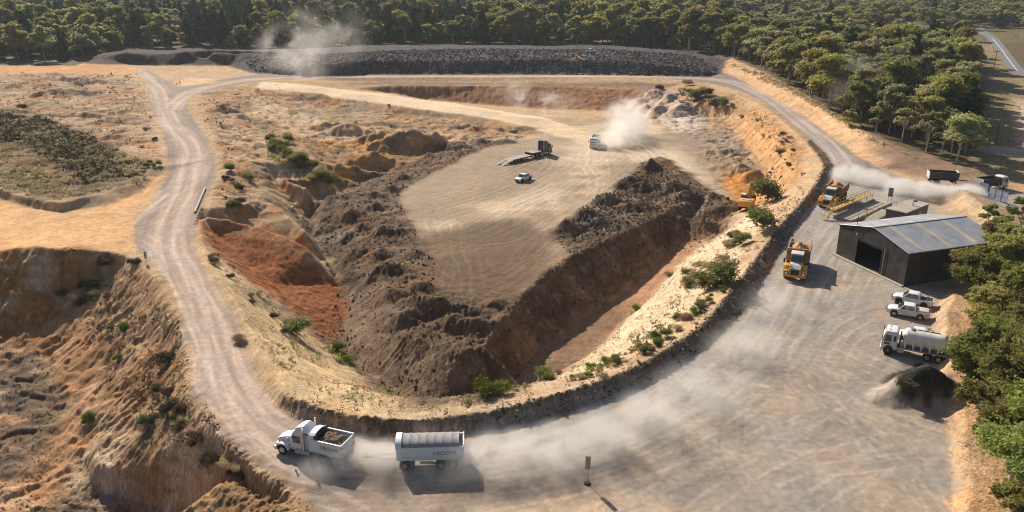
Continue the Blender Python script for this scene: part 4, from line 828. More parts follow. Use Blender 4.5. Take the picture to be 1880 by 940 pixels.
def ground_cover(name, polys, n, leaf, size, h, label, cat):
    X, Y = [], []
    for q, w in polys:
        h_ = hits(q); q2 = np.array(h_); m = int(n*w); xs = rng.uniform(q2[:, 0].min(), q2[:, 0].max(), m*4); ys = rng.uniform(q2[:, 1].min(), q2[:, 1].max(), m*4)
        ins = inpoly(xs, ys, h_) & (fbm(xs*.15, ys*.15, 3, 81) > -.12); X.append(xs[ins][:m]); Y.append(ys[ins][:m])
    X = np.concatenate(X); Y = np.concatenate(Y); Zg = ground_z(X, Y); K = 7; n = len(X)
    sc = rng.lognormal(0, .45, n)*size
    c = np.repeat(np.stack([X, Y, Zg], 1), K, 0)+rng.normal(0, 1, (n*K, 3))*np.repeat(sc, K)[:, None]*np.array([.55, .55, 0]); c[:, 2] += np.abs(rng.normal(0, .5, n*K))*np.repeat(sc, K)*h
    u = rng.normal(size=(n*K, 3)); u[:, 2] = np.abs(u[:, 2])*h; u /= np.linalg.norm(u, axis=1)[:, None]; v = np.cross(u, rng.normal(size=(n*K, 3))); v /= np.linalg.norm(v, axis=1)[:, None]; s = np.repeat(sc, K)[:, None]*.6
    co = np.stack([c-v*s*.5, c+v*s*.5, c+u*s+v*s*.2, c+u*s-v*s*.2], 1).reshape(-1, 3)
    tag(tint_mesh(name, co, np.arange(n*K*4).reshape(-1, 4), np.repeat(rng.random(n*K), 4), LF[leaf]), label, cat, kind='stuff')
ground_cover('low_scrub', [([(0,200),(60,205),(110,235),(200,258),(232,285),(285,300),(262,340),(180,352),(110,370),(0,348)], 1)], 4800, 'dry', .34, .6, 'dry knee high scrub covering the hollow left of the haul road', 'scrub')
ground_cover('dark_scrub', [([(0,205),(90,222),(190,262),(222,325),(190,348),(140,335),(60,275),(0,262)], 1)], 2300, 'dark', .5, .6, 'dark band of burnt looking scrub across the left hollow', 'scrub')
ground_cover('dry_grass', [([(525,690),(650,745),(770,755),(900,745),(1010,715),(1110,680),(1230,607),(1310,532),(1380,455),(1360,400),(1252,482),(1135,597),(1045,677),(960,712),(830,728),(700,705),(600,645),(480,540),(400,470),(460,620)], 1),
    ([(400,160),(520,150),(640,240),(600,300),(470,290),(405,300),(370,220)], .5), ([(0,135),(260,135),(300,300),(110,240),(0,196)], .7), ([(150,480),(250,480),(330,600),(340,700),(450,850),(300,850),(150,560)], .6)], 3000, 'dry', .15, 1.3, 'thin dry grass tufts on the sandy slopes', 'dry grass')
ground_cover('verge_grass', [([(1812,62),(1850,110),(1880,180),(1880,330),(1780,300),(1812,200)], 1), ([(1330,115),(1460,175),(1600,262),(1700,300),(1600,255),(1450,160)], .6)], 2600, 'dry', .4, .7, 'patchy rough grass along the sealed road verge', 'grass')
ground_cover('green_weeds', [([(880,722),(940,714),(1010,700),(1110,680),(1230,605),(1260,560),(1150,640),(1000,705),(900,732)], 1), ([(600,632),(645,660),(665,690),(640,690),(605,650)], .3), ([(500,260),(600,345),(580,350),(490,290)], .6)], 1300, 'shrub', .2, 1.0, 'bright green weeds along the pit rim', 'weeds')

# ---- loose stones
def stones(name, polys, n, smin, smax, colr, label, cat, seed=3):
    X, Y = [], []
    for q, w in polys:
        h_ = hits(q); q2 = np.array(h_); m = int(n*w); xs = rng.uniform(q2[:, 0].min(), q2[:, 0].max(), m*4); ys = rng.uniform(q2[:, 1].min(), q2[:, 1].max(), m*4); ins = inpoly(xs, ys, h_); X.append(xs[ins][:m]); Y.append(ys[ins][:m])
    X = np.concatenate(X); Y = np.concatenate(Y); kp = ~inpoly(X, Y, [P(325,650), P(400,640), P(600,880), P(450,930), P(380,860)]); X = X[kp]; Y = Y[kp]; Zg = ground_z(X, Y); n = len(X)
    base = np.array([(1,0,0),(0,1,0),(-1,0,0),(0,-1,0),(0,0,1),(0,0,-1)], float); fac = np.array([(0,1,4),(1,2,4),(2,3,4),(3,0,4),(1,0,5),(2,1,5),(3,2,5),(0,3,5)])
    s = (smin*(smax/smin)**(rng.random(n)**2.5))
    co = base[None]*(1+rng.uniform(-.35, .35, (n, 6, 3)))+rng.uniform(-.3, .3, (n, 6, 3)); th = rng.uniform(0, 6.28, n); c_, s_ = np.cos(th), np.sin(th)
    x_ = co[..., 0]*c_[:, None]-co[..., 1]*s_[:, None]; y_ = co[..., 0]*s_[:, None]+co[..., 1]*c_[:, None]
    co = np.stack([x_, y_, co[..., 2]*.75], -1)*s[:, None, None]+np.stack([X, Y, Zg+s*.2], 1)[:, None]
    fa = (fac[None]+np.arange(n)[:, None, None]*6).reshape(-1, 3); cc = np.array(colr)[rng.integers(0, len(colr), n)]*rng.uniform(.7, 1.35, (n, 1))
    return tag(np_mesh(name, co.reshape(-1, 3), fa, SOIL['broken_rock'], np.repeat(cc, 6, 0), smooth=False), label, cat, kind='stuff')
DUMP = [(1215,288),(1300,350),(1360,378),(1322,435),(1222,462),(1152,535),(1080,577),(990,635),(940,700),(880,742),(780,745),(700,712),(600,625),(622,525),(560,410),(640,345),(800,275),(900,250),(975,250),(880,275),(790,320),(730,350),(745,395),(770,440),(800,475),(790,560),(860,600),(900,590),(955,545),(1000,500),(1050,470),(1010,435),(1060,395),(1130,350),(1180,300)]
stones('spoil_clods', [(DUMP, .7), ([(1060,385),(1130,350),(1200,300),(1320,365),(1290,388),(1140,425),(1050,450)], .5)], 15000, .05, .36, [(.11,.075,.048),(.15,.105,.068),(.21,.155,.105),(.09,.062,.042)], 'dark clods and stones strewn over the tipped spoil', 'clods')
stones('stockpile_rocks', [([(450,116),(620,100),(900,91),(1100,92),(1270,104),(1320,130),(1292,140),(900,136),(560,139),(470,134)], 1)], 15000, .2, .75, [(.10,.09,.085),(.15,.14,.13),(.22,.20,.185),(.07,.06,.06)], 'broken dark rocks covering the long stockpile', 'rocks')
stones('scattered_stones', [([(0,640),(110,650),(110,800),(60,940),(0,940)], .4), ([(330,140),(1300,155),(1400,380),(1200,380),(600,400),(350,200)], .5), ([(1100,680),(1252,482),(1345,410),(1372,455),(1230,607)], .3), ([(1280,270),(1370,260),(1400,340),(1330,330)], .4),
    ([(345,690),(520,860),(420,880),(330,760)], .3)], 5000, .03, .17, [(.30,.23,.16),(.42,.34,.26),(.22,.16,.11)], 'stones scattered over the quarry floor and slopes', 'stones')

stones('windrow_clods', [([(512,750),(610,781),(720,802),(845,793),(940,784),(1015,766),(1090,742),(1190,702),(1240,672),(1290,640),(1340,600),(1375,560),(1407,507),(1425,475),(1465,412),(1497,370),(1530,305),(1511,303),(1488,350),(1441,402),(1396,462),(1338,535),(1263,615),(1188,662),(1113,697),(1013,726),(895,756),(770,775),(645,765),(570,748)], 1)], 34000, .04, .26, [(.17,.12,.075),(.12,.08,.05),(.30,.22,.14)], 'crumbly clods on the shade-darkened outer face of the windrow', 'clods')
stones('slope_pebbles', [([(960,714),(1045,676),(1105,630),(1190,550),(1252,480),(1290,448),(1372,455),(1310,532),(1230,607),(1110,678),(1000,712)], 1)], 5000, .03, .14, [(.50,.41,.30),(.40,.32,.23),(.58,.50,.40)], 'pale pebbles on the right sand slope', 'pebbles')

ground_cover('sparse_scrub', [([(0,135),(240,137),(262,160),(285,230),(235,282),(200,258),(110,235),(60,200),(0,196)], .8), ([(360,190),(450,160),(760,200),(980,235),(880,255),(640,335),(600,410),(500,380),(400,385),(410,300)], .8), ([(150,470),(250,490),(330,600),(350,740),(480,880),(420,880),(280,820),(150,620)], .6), ([(1350,185),(1400,210),(1470,280),(1480,320),(1400,385),(1410,300)], .4), ([(1245,160),(1340,190),(1330,205),(1250,195)], .5), ([(1310,112),(1450,165),(1600,255),(1600,240),(1450,150)], .3)], 900, 'dark', .30, .7, 'sparse dark scrub dotted over the sandy ground', 'scrub')
ground_cover('slope_weeds', [([(525,690),(650,745),(770,755),(900,745),(830,728),(700,705),(600,645),(480,540),(400,470),(380,400),(400,330),(420,420),(460,620)], 1), ([(1110,680),(1230,607),(1310,532),(1380,455),(1420,394),(1400,390),(1290,500),(1150,620)], .7), ([(290,560),(335,640),(350,740),(430,840),(380,850),(300,720)], .5)], 700, 'shrub', .20, 1.2, 'small green and brown weeds dotted on the inner slopes', 'weeds')

ground_cover('straw_grass', [([(520,722),(645,764),(770,774),(940,746),(1115,700),(1265,617),(1377,492),(1443,404),(1488,352),(1470,340),(1420,394),(1372,455),(1310,532),(1230,607),(1110,678),(940,735),(770,750),(600,735)], 1), ([(512,750),(610,781),(720,802),(845,793),(1015,766),(1190,702),(1290,640),(1375,560),(1425,475),(1396,462),(1338,535),(1188,662),(1013,726),(770,775),(570,748)], .5), ([(300,700),(350,740),(430,840),(480,880),(380,870),(200,700),(180,600),(250,500),(300,560)], .6)], 2600, 'straw', .16, 1.5, 'straw coloured grass along the windrow and the left slope', 'dry grass')
# ------------------------------------------------------------------ modelling kit
class MB:
    def __init__(s): s.bm = bmesh.new()
    def box(s, x0, x1, y0, y1, z0, z1, tx=0, ty=0, bev=0, M=None):
        """box; tx, ty draw the top in"""
        v = [s.bm.verts.new(p) for p in ((x0,y0,z0),(x1,y0,z0),(x1,y1,z0),(x0,y1,z0),(x0+tx,y0+ty,z1),(x1-tx,y0+ty,z1),(x1-tx,y1-ty,z1),(x0+tx,y1-ty,z1))]
        f = [s.bm.faces.new([v[i] for i in q]) for q in ((3,2,1,0),(4,5,6,7),(0,1,5,4),(1,2,6,5),(2,3,7,6),(3,0,4,7))]
        if bev: 
            e = list({e for q in f for e in q.edges}); bmesh.ops.bevel(s.bm, geom=e, offset=bev, segments=2, profile=.6, affect='EDGES')
        if M is not None: bmesh.ops.transform(s.bm, matrix=M, verts=[q for q in v if q.is_valid])
        return s
    def prism(s, prof, y0, y1, ty=None, bev=0, axis='y'):
        """side profile (x, z) drawn out across y; ty = list of inset per point"""
        ty = ty or [0]*len(prof)
        a = [s.bm.verts.new((x, y0+t, z)) for (x, z), t in zip(prof, ty)]; b = [s.bm.verts.new((x, y1-t, z)) for (x, z), t in zip(prof, ty)]
        n = len(prof); f = [s.bm.faces.new(a[::-1]), s.bm.faces.new(b)]
        for i in range(n): f.append(s.bm.faces.new((a[i], a[(i+1) % n], b[(i+1) % n], b[i])))
        bmesh.ops.recalc_face_normals(s.bm, faces=f)
        if bev:
            e = list({e for q in f for e in q.edges}); bmesh.ops.bevel(s.bm, geom=e, offset=bev, segments=2, profile=.6, affect='EDGES')
        return s
    def cyl(s, x, y, z, r, h, axis='y', n=20, r2=None, bev=0):
        M = Matrix.Translation((x, y, z)) @ {'x': Matrix.Rotation(math.pi/2, 4, 'Y'), 'y': Matrix.Rotation(math.pi/2, 4, 'X'), 'z': Matrix.Identity(4)}[axis]
        g = bmesh.ops.create_cone(s.bm, cap_ends=True, segments=n, radius1=r, radius2=r if r2 is None else r2, depth=h, matrix=M)
        if bev:
            e = [e for e in {e for v in g['verts'] for e in v.link_edges} if len(e.link_faces) == 2 and any(len(f.verts) > 4 for f in e.link_faces)]
            bmesh.ops.bevel(s.bm, geom=e, offset=bev, segments=2, affect='EDGES')
        return s
    def bar(s, a, b, r=.03, n=6):
        a, b = Vector(a), Vector(b); d = b-a
        M = Matrix.Translation((a+b)/2) @ d.to_track_quat('Z', 'Y').to_matrix().to_4x4()
        bmesh.ops.create_cone(s.bm, cap_ends=True, segments=n, radius1=r, radius2=r, depth=d.length, matrix=M); return s
    def tube(s, pts_, r, n=7):
        for a, b in zip(pts_[:-1], pts_[1:]): s.bar(a, b, r, n)
        return s
    def quad(s, *p, th=0):
        s.bm.faces.new([s.bm.verts.new(q) for q in p]); return s
    def build(s, name, mat, parent=None, smooth=False, loc=None):
        bmesh.ops.recalc_face_normals(s.bm, faces=s.bm.faces)
        me = bpy.data.meshes.new(name); s.bm.to_mesh(me); s.bm.free(); me.materials.append(mat)
        if smooth:
            me.polygons.foreach_set('use_smooth', np.ones(len(me.polygons), bool)); me.update()
            try: me.set_sharp_from_angle(angle=R(35))
            except Exception: pass
        o = bpy.data.objects.new(name, me); COL.objects.link(o)
        if parent: o.parent = parent
        if loc: o.location = loc
        return o
def empty(name, label=None, cat=None, group=None):
    o = bpy.data.objects.new(name, None); COL.objects.link(o); return tag(o, label, cat, group)
def put(o, x, y, yaw, z=None, s=1):
    z = float(ground_z([x], [y])[0]) if z is None else z
    o.location = (x, y, z); o.rotation_euler = (0, 0, yaw); o.scale = (s, s, s); return o
WHITE = dusty('white_paint', (.70,.71,.74), amt=.16); WHITE2 = dusty('dusty_white_paint', (.62,.61,.60), amt=.45)
BLK = plain('black_plastic', (.025,.025,.026), .6); TYRE = plain('tyre_rubber', (.035,.032,.03), .9, noise_amt=.4, nscale=4); RIM = plain('wheel_rim', (.45,.45,.45), .35, .7); RIMW = plain('white_rim', (.6,.58,.54), .5)
GLASS = plain('dark_glass', (.03,.04,.05), .08, 0, .8, coat=.3); CHASS = plain('chassis_steel', (.05,.046,.042), .7, noise_amt=.3); CHROME = plain('chrome', (.6,.6,.6), .2, 1)
YEL = dusty('yellow_paint', (.74,.34,.02), dust=(.45,.30,.15), amt=.24); ORG = plain('orange_lamp', (.7,.2,.02), .4); REDL = plain('red_lamp', (.5,.03,.02), .4)
CANVAS = plain('grey_tarp', (.27,.26,.25), .75, noise_amt=.25, nscale=2, bump=.2); DKBODY = plain('dark_tray_paint', (.06,.052,.045), .6, noise_amt=.4, nscale=1.5); PURP = plain('dark_purple_paint', (.035,.022,.055), .3, coat=.4)
STEEL = plain('galvanised_steel', (.42,.42,.42), .5, .5, noise_amt=.2); DECK = plain('pale_deck_steel', (.36,.32,.28), .8, noise_amt=.3); GREY = plain('logo_grey', (.04,.04,.045), .6); LOGO = plain('logo_amber', (.62,.36,.06), .6)
SOILM = plain('brown_load_soil', (.17,.115,.07), .95, noise_amt=.55, nscale=3, bump=.8); ORESOIL = plain('orange_load_soil', (.48,.25,.08), .95, noise_amt=.5, nscale=2.5, bump=.8)
def wheel(parent, x, y, r, w, rim=RIM, dual=0, label=None):
    t = MB().cyl(0, 0, 0, r, w, 'y', 22, bev=w*.14)
    o = t.build('wheel', TYRE, parent, True, (x, y, r)); sgn = 1 if y > 0 else -1
    m = MB().cyl(0, sgn*(w*.5-.015), 0, r*.56, .05, 'y', 18); m.cyl(0, sgn*(w*.5+.02), 0, r*.2, .07, 'y', 10); m.build('rim', rim, o, True); return o
def lump(name, mat, lx, ly, h, seed, res=34, shape='heap', rough=.10):
    """a heap of loose soil, x in [-lx,lx], y in [-ly,ly]"""
    u = np.linspace(-1, 1, res); U, Vv = np.meshgrid(u, u); X = U*lx; Y = Vv*ly
    e = np.clip(1-np.maximum(np.abs(U), np.abs(Vv))**3, 0, 1) if shape == 'bed' else np.clip(1-np.sqrt(U*U+Vv*Vv), 0, 1)
    Z = h*e**(.7 if shape == 'bed' else .85)*(1+.35*fbm(X*.9+seed, Y*.9, 3, seed))+rough*fbm(X*2.6+seed, Y*2.6, 3, seed+3)*(e > 0)*1.2-.02
    fi_ = (np.arange(res-1)[:, None]*res+np.arange(res-1)).ravel(); fa = np.stack([fi_, fi_+1, fi_+res+1, fi_+res], 1)
    return np_mesh(name, np.stack([X.ravel(), Y.ravel(), Z.ravel()], 1), fa, mat)
def text(parent, body, size, loc, rot, mat, name='lettering', ext=.004, sx=1):
    c = bpy.data.curves.new(name, 'FONT'); c.body = body; c.size = size; c.extrude = ext; c.align_x = 'LEFT'; c.materials.append(mat)
    o = bpy.data.objects.new(name, c); COL.objects.link(o); o.parent = parent; o.location = loc; o.rotation_euler = rot; o.scale = (sx, 1, 1)
    me = bpy.data.meshes.new_from_object(o); n = bpy.data.objects.new(name, me); COL.objects.link(n); n.parent = parent; n.location = loc; n.rotation_euler = rot; n.scale = (sx, 1, 1); bpy.data.objects.remove(o); return n
def emblem(parent, x, y, z, s, side=1):
    m = MB(); d = -1 if side > 0 else 1     # reading direction along the wall
    yy = (y, y+side*.02)
    for k in range(3):
        xx = x+d*k*s*.36; m.box(min(xx, xx+d*s*.2), max(xx, xx+d*s*.2), min(yy), max(yy), z+(.05 if k != 1 else .0), z+s*(.85 if k != 1 else .62))
    m.box(min(x, x+d*s*.92), max(x, x+d*s*.92), min(yy), max(yy), z+s*.88, z+s*1.0); m.box(min(x+d*s*.1, x+d*s*.5), max(x+d*s*.1, x+d*s*.5), min(yy), max(yy), z-s*.08, z+s*.02)
    m.build('emblem', LOGO, parent)
def tray(m, x0, x1, w, z0, z1, th=.09, flare=0):
    """open topped steel tray"""
    m.box(x0, x1, -w, w, z0, z0+.12); m.box(x0, x1, -w, -w+th, z0+.12, z1); m.box(x0, x1, w-th, w, z0+.12, z1); m.box(x0, x0+th, -w+th, w-th, z0+.12, z1); m.box(x1-th, x1, -w+th, w-th, z0+.12, z1)
    m.box(x0-.02, x1+.02, -w-.04, -w+th+.02, z1, z1+.09); m.box(x0-.02, x1+.02, w-th-.02, w+.04, z1, z1+.09)

# ------------------------------------------------------------------ bonneted tipper with company lettering
def bonnet_tipper():
    t = empty('tipper_truck', 'white bonneted tipper truck heaped with brown soil leading the covered trailer', 'tipper truck')
    MB().box(-3.4, 3.6, -.42, .42, .62, .92).box(3.5, 4.05, -1.1, 1.1, .45, .62, bev=.03).build('chassis', CHASS, t)
    MB().prism([(2.25,.95),(2.25,1.95),(2.7,1.92),(3.7,1.62),(3.98,1.45),(4.05,.9),(4.0,.75),(2.3,.75)], -.78, .78, [0,.12,.12,.16,.12,.04,0,0], .05).build('bonnet', WHITE, t, True)
    MB().box(3.98, 4.1, -.5, .5, .75, 1.4, bev=.03).build('grille', CHROME, t)
    MB().box(3.95, 4.25, -1.15, 1.15, .42, .78, bev=.06).build('bumper', WHITE, t, True)
    for s in (-1, 1):
        m = MB(); n = 9
        for k in range(n):
            a0, a1 = math.pi*k/n, math.pi*(k+1)/n; cx_, cz = 3.25, .62
            m.bm.faces.new([m.bm.verts.new(p) for p in ((cx_+math.cos(a0)*.72, s*.7, cz+math.sin(a0)*.72), (cx_+math.cos(a1)*.72, s*.7, cz+math.sin(a1)*.72), (cx_+math.cos(a1)*.74, s*1.2, cz+math.sin(a1)*.68), (cx_+math.cos(a0)*.74, s*1.2, cz+math.sin(a0)*.68))])
            m.bm.faces.new([m.bm.verts.new(p) for p in ((cx_+math.cos(a1)*.74, s*1.2, cz+math.sin(a1)*.68), (cx_+math.cos(a0)*.74, s*1.2, cz+math.sin(a0)*.68), (cx_+math.cos(a0)*.6, s*1.2, cz+math.sin(a0)*.53), (cx_+math.cos(a1)*.6, s*1.2, cz+math.sin(a1)*.53))])
        m.build('fender', WHITE, t, True)
        MB().box(3.75, 3.98, min(s*.75, s*1.12), max(s*.75, s*1.12), .95, 1.2, bev=.04).build('headlight', CHROME, t)
        d = MB().box(1.0, 2.2, min(s*1.0, s*1.06), max(s*1.0, s*1.06), .85, 1.62).build('door', WHITE, t)
        MB().box(1.2, 2.0, min(s*1.0, s*1.03), max(s*1.0, s*1.03), 1.66, 2.3).build('side_window', GLASS, t)
        MB().bar((2.2, s*1.0, 1.6), (2.35, s*1.35, 1.6), .02).bar((2.2, s*1.0, 2.2), (2.35, s*1.35, 2.2), .02).box(2.3, 2.4, min(s*1.28, s*1.48), max(s*1.28, s*1.48), 1.5, 2.25, bev=.03).build('mirror', WHITE, t)
        MB().cyl(.72, s*1.1, 1.95, .09, 2.5, 'z', 12).cyl(.72, s*1.1, 3.3, .07, .25, 'z', 12).build('exhaust_stack', CHROME, t, True)
        MB().cyl(.9, s*.95, .72, .3, 1.7, 'x', 16, bev=.05).build('fuel_tank', STEEL, t, True)
        MB().box(.3, 2.2, min(s*1.06, s*1.075), max(s*1.06, s*1.075), .98, 1.06).box(2.4, 3.0, min(s*.80, s*.82), max(s*.80, s*.82), 1.5, 1.6).build('blue_stripe', plain('blue_stripe', (.10,.35,.62), .5), t); MB().box(-3.45, -3.42, min(s*.6, s*1.2), max(s*.6, s*1.2), .2, .95).build('mudflap', BLK, t)
        for (x_, w_) in ((3.25, .36), (-1.35, .62), (-2.7, .62)): wheel(t, x_, s*(1.02 if w_ < .5 else .92), .53, w_)
    MB().prism([(.85,.85),(.85,2.75),(1.15,2.9),(1.9,2.82),(2.32,1.95),(2.3,.85)], -1.03, 1.03, [0,.12,.2,.2,.03,0], .06).build('cab', WHITE, t, True)
    MB().quad((2.0,-.82,2.68), (2.0,.82,2.68), (2.37,.93,1.98), (2.37,-.93,1.98)).build('windscreen', GLASS, t)
    MB().prism([(.2,2.75),(.95,3.35),(1.6,3.15),(2.0,2.85),(.2,2.72)], -.95, .95, [.1,.25,.3,.25,.1], .06).build('roof_fairing', WHITE, t, True)
    MB().box(-.02, .82, -.98, .98, .85, 2.55, bev=.04).build('cab_back', WHITE2, t)
    for k in (-.7, -.35, .35, .7): MB().box(1.75, 1.85, k-.06, k+.06, 2.86, 2.93).build('marker_lamp', ORG, t)
    m = MB(); tray(m, -3.55, .0, 1.24, 1.15, 2.45); b = m.build('tray_body', WHITE, t)
    # arched headboard hood
    m = MB(); n = 10
    for k in range(n):
        a0, a1 = math.pi*k/n, math.pi*(k+1)/n
        p0, p1 = (math.cos(a0)*1.24, 2.45+math.sin(a0)*.62), (math.cos(a1)*1.24, 2.45+math.sin(a1)*.62)
        m.quad((.08,p0[0],p0[1]), (.08,p1[0],p1[1]), (-.55,p1[0],p1[1]+.02), (-.55,p0[0],p0[1]+.02)); m.quad((.08,p0[0],p0[1]), (.08,p1[0],p1[1]), (.06,0,2.45))
    m.build('arched_hood', WHITE, t, True)
    MB().cyl(-.6, 0, 2.75, .16, 2.2, 'y', 12).build('rolled_tarp', BLK, t, True)
    for s in (-1, 1):
        rz = 0 if s < 0 else math.pi
        emblem(t, (-1.25 if s > 0 else -2.6), s*1.245, 1.72, .34, s)
        text(t, 'SCOPE', .50, ((-1.62 if s > 0 else -2.25), s*1.262, 1.72), (math.pi/2, 0, rz), GREY, sx=1.15)
        text(t, 'GROUP', .12, ((-2.0 if s > 0 else -1.75), s*1.262, 1.58), (math.pi/2, 0, rz), GREY, 'small_lettering') if False else None
        for k in (-3.3, -1.8, -.4): MB().box(k-.04, k+.04, min(s*1.24, s*1.27), max(s*1.24, s*1.27), 1.2, 1.27).build('side_lamp', ORG, t)
    for s in (-1, 1): MB().box(-3.66, -3.56, min(s*.95, s*1.2), max(s*.95, s*1.2), 1.5, 1.62).box(-3.66, -3.56, min(s*.95, s*1.2), max(s*.95, s*1.2), 2.1, 2.2).build('tail_lamp', ORG, t)
    return t
tt = bonnet_tipper()
fx, fy = P(520, 833, 0); rx, ry = P(617, 856, 0); yaw_t = math.atan2(fy-ry, fx-rx)
TS = .98; cx0, cy0 = fx-math.cos(yaw_t)*3.25*TS, fy-math.sin(yaw_t)*3.25*TS
nx_, ny_ = math.cos(yaw_t-math.pi/2), math.sin(yaw_t-math.pi/2)
tx_, ty_ = cx0+nx_*1.1*TS, cy0+ny_*1.05*TS; put(tt, tx_, ty_, yaw_t, s=TS)
gz0 = tt.location.z
ld = lump('soil_load', SOILM, 1.62*TS, 1.1*TS, .75*TS, 5, 40, 'bed', .16); tag(ld, 'lumpy brown soil filling the open tray of the white tipper', 'soil load')
c_, s_ = math.cos(yaw_t), math.sin(yaw_t); ld.location = (tx_+c_*-1.9*TS, ty_+s_*-1.9*TS, gz0+1.85*TS); ld.rotation_euler = (0, 0, yaw_t)
st_ = MB().tube([(-.9,.1,.5),(-.1,.25,.62),(.3,.5,.85)], .04).tube([(-.1,.25,.62),(.2,-.1,.7)], .03).build('branch', PALEBARK); put(st_, ld.location.x, ld.location.y, yaw_t, ld.location.z); tag(st_, 'pale broken branch lying on the soil in the tipper', 'branch')

def dog_trailer():
    t = empty('dog_trailer', 'white dog trailer under an arched grey tarp towed behind the bonneted tipper', 'trailer')
    MB().box(-3.1, 3.1, -.45, .45, .75, 1.05).build('chassis', CHASS, t); MB().bar((3.1,-.5,.9), (6.6,0,.9), .07).bar((3.1,.5,.9), (6.6,0,.9), .07).bar((3.1,0,1.3), (6.6,0,1.2), .03).build('drawbar', STEEL, t)
    m = MB(); tray(m, -3.25, 3.25, 1.24, 1.15, 2.5); m.build('tray_body', WHITE, t)
    m = MB(); n = 14
    def arc(a, r=1.22, h=.52): return (math.cos(a)*r, 2.58+math.sin(a)*h)
    xs = [2.75-i*(5.55/42) for i in range(43)]
    for i in range(42):
        for k in range(n):
            a0, a1 = math.pi*k/n, math.pi*(k+1)/n
            def sag(x_): 
                q = ((2.75-x_)/5.55*7) % 1; return -.035*math.sin(math.pi*q)
            p = [(x_, arc(a)[0]*(1+sag(x_)*.3), arc(a)[1]+sag(x_)*math.sin(a)) for x_, a in ((xs[i], a0), (xs[i], a1), (xs[i+1], a1), (xs[i+1], a0))]; m.quad(*p)
    bmesh.ops.remove_doubles(m.bm, verts=m.bm.verts, dist=.001); m.build('tarp', CANVAS, t, True)
    for j in range(8):
        x_ = 2.75-j*5.55/7; m = MB(); m.tube([(x_, arc(math.pi*k/10, 1.235, .535)[0], arc(math.pi*k/10, 1.235, .535)[1]) for k in range(11)], .022, 5); m.build('tarp_hoop', STEEL, t, True)
    m = MB()
    for k in range(n):
        a0, a1 = math.pi*k/n, math.pi*(k+1)/n; q0, q1 = arc(a0, 1.26, .62), arc(a1, 1.26, .62)
        m.quad((3.3,*q0), (3.3,*q1), (2.72,*q1), (2.72,*q0)); m.quad((3.3,*q0), (3.3,*q1), (3.28,0,2.5))
    bmesh.ops.remove_doubles(m.bm, verts=m.bm.verts, dist=.001); m.build('arched_hood', WHITE, t, True)
    MB().box(-3.3, -3.22, -1.26, 1.26, 1.1, 2.75).build('tailgate', WHITE, t)
    MB().box(-2.6, 2.6, 1.22, 1.26, 2.5, 2.56).build('tarp_rail', STEEL, t); MB().box(-2.6, 2.6, -1.26, -1.22, 2.5, 2.56).build('tarp_rail', STEEL, t)
    for s in (-1, 1):
        for x_ in (2.5, -1.0, -2.2): wheel(t, x_, s*.92, .5, .6)
        rz = 0 if s < 0 else math.pi
        emblem(t, (-.3 if s > 0 else -2.75), s*1.245, 1.72, .36, s); text(t, 'SCOPE', .56, ((-.68 if s > 0 else -2.35), s*1.262, 1.74), (math.pi/2, 0, rz), GREY, sx=1.15)
        MB().box(1.0 if s > 0 else -2.6, 2.7 if s > 0 else -.9, min(s*1.24, s*1.25), max(s*1.24, s*1.25), 1.52, 1.56).build('stripe', LOGO, t)
        MB().box(-.3, 1.0, min(s*1.15, s*1.2), max(s*1.15, s*1.2), .72, 1.0).build('toolbox', WHITE2, t)
        for k in (-2.9, -1.5, 0, 1.5, 2.9): MB().box(k-.04, k+.04, min(s*1.24, s*1.27), max(s*1.24, s*1.27), 1.2, 1.27).build('side_lamp', ORG, t)
    return t
dt = dog_trailer(); l_, r_ = P(727.5, 846, 1.15), P(851.5, 842.5, 1.15); yw = math.atan2(l_[1]-r_[1], l_[0]-r_[0]); LEN = math.dist(l_, r_); DS = LEN/6.5
mx_, my_ = (l_[0]+r_[0])/2, (l_[1]+r_[1])/2; put(dt, mx_+math.cos(yw-math.pi/2)*1.24*DS, my_+math.sin(yw-math.pi/2)*1.24*DS, yw, s=DS)
l2 = lump('soil_load', SOILM, 2.9*DS, 1.1*DS, .4*DS, 8, 30, 'bed', .1); l2.location = dt.location+Vector((0, 0, 2.05*DS)); l2.rotation_euler = (0, 0, yw); tag(l2, 'brown soil showing under the rear end of the trailer tarp', 'soil load')

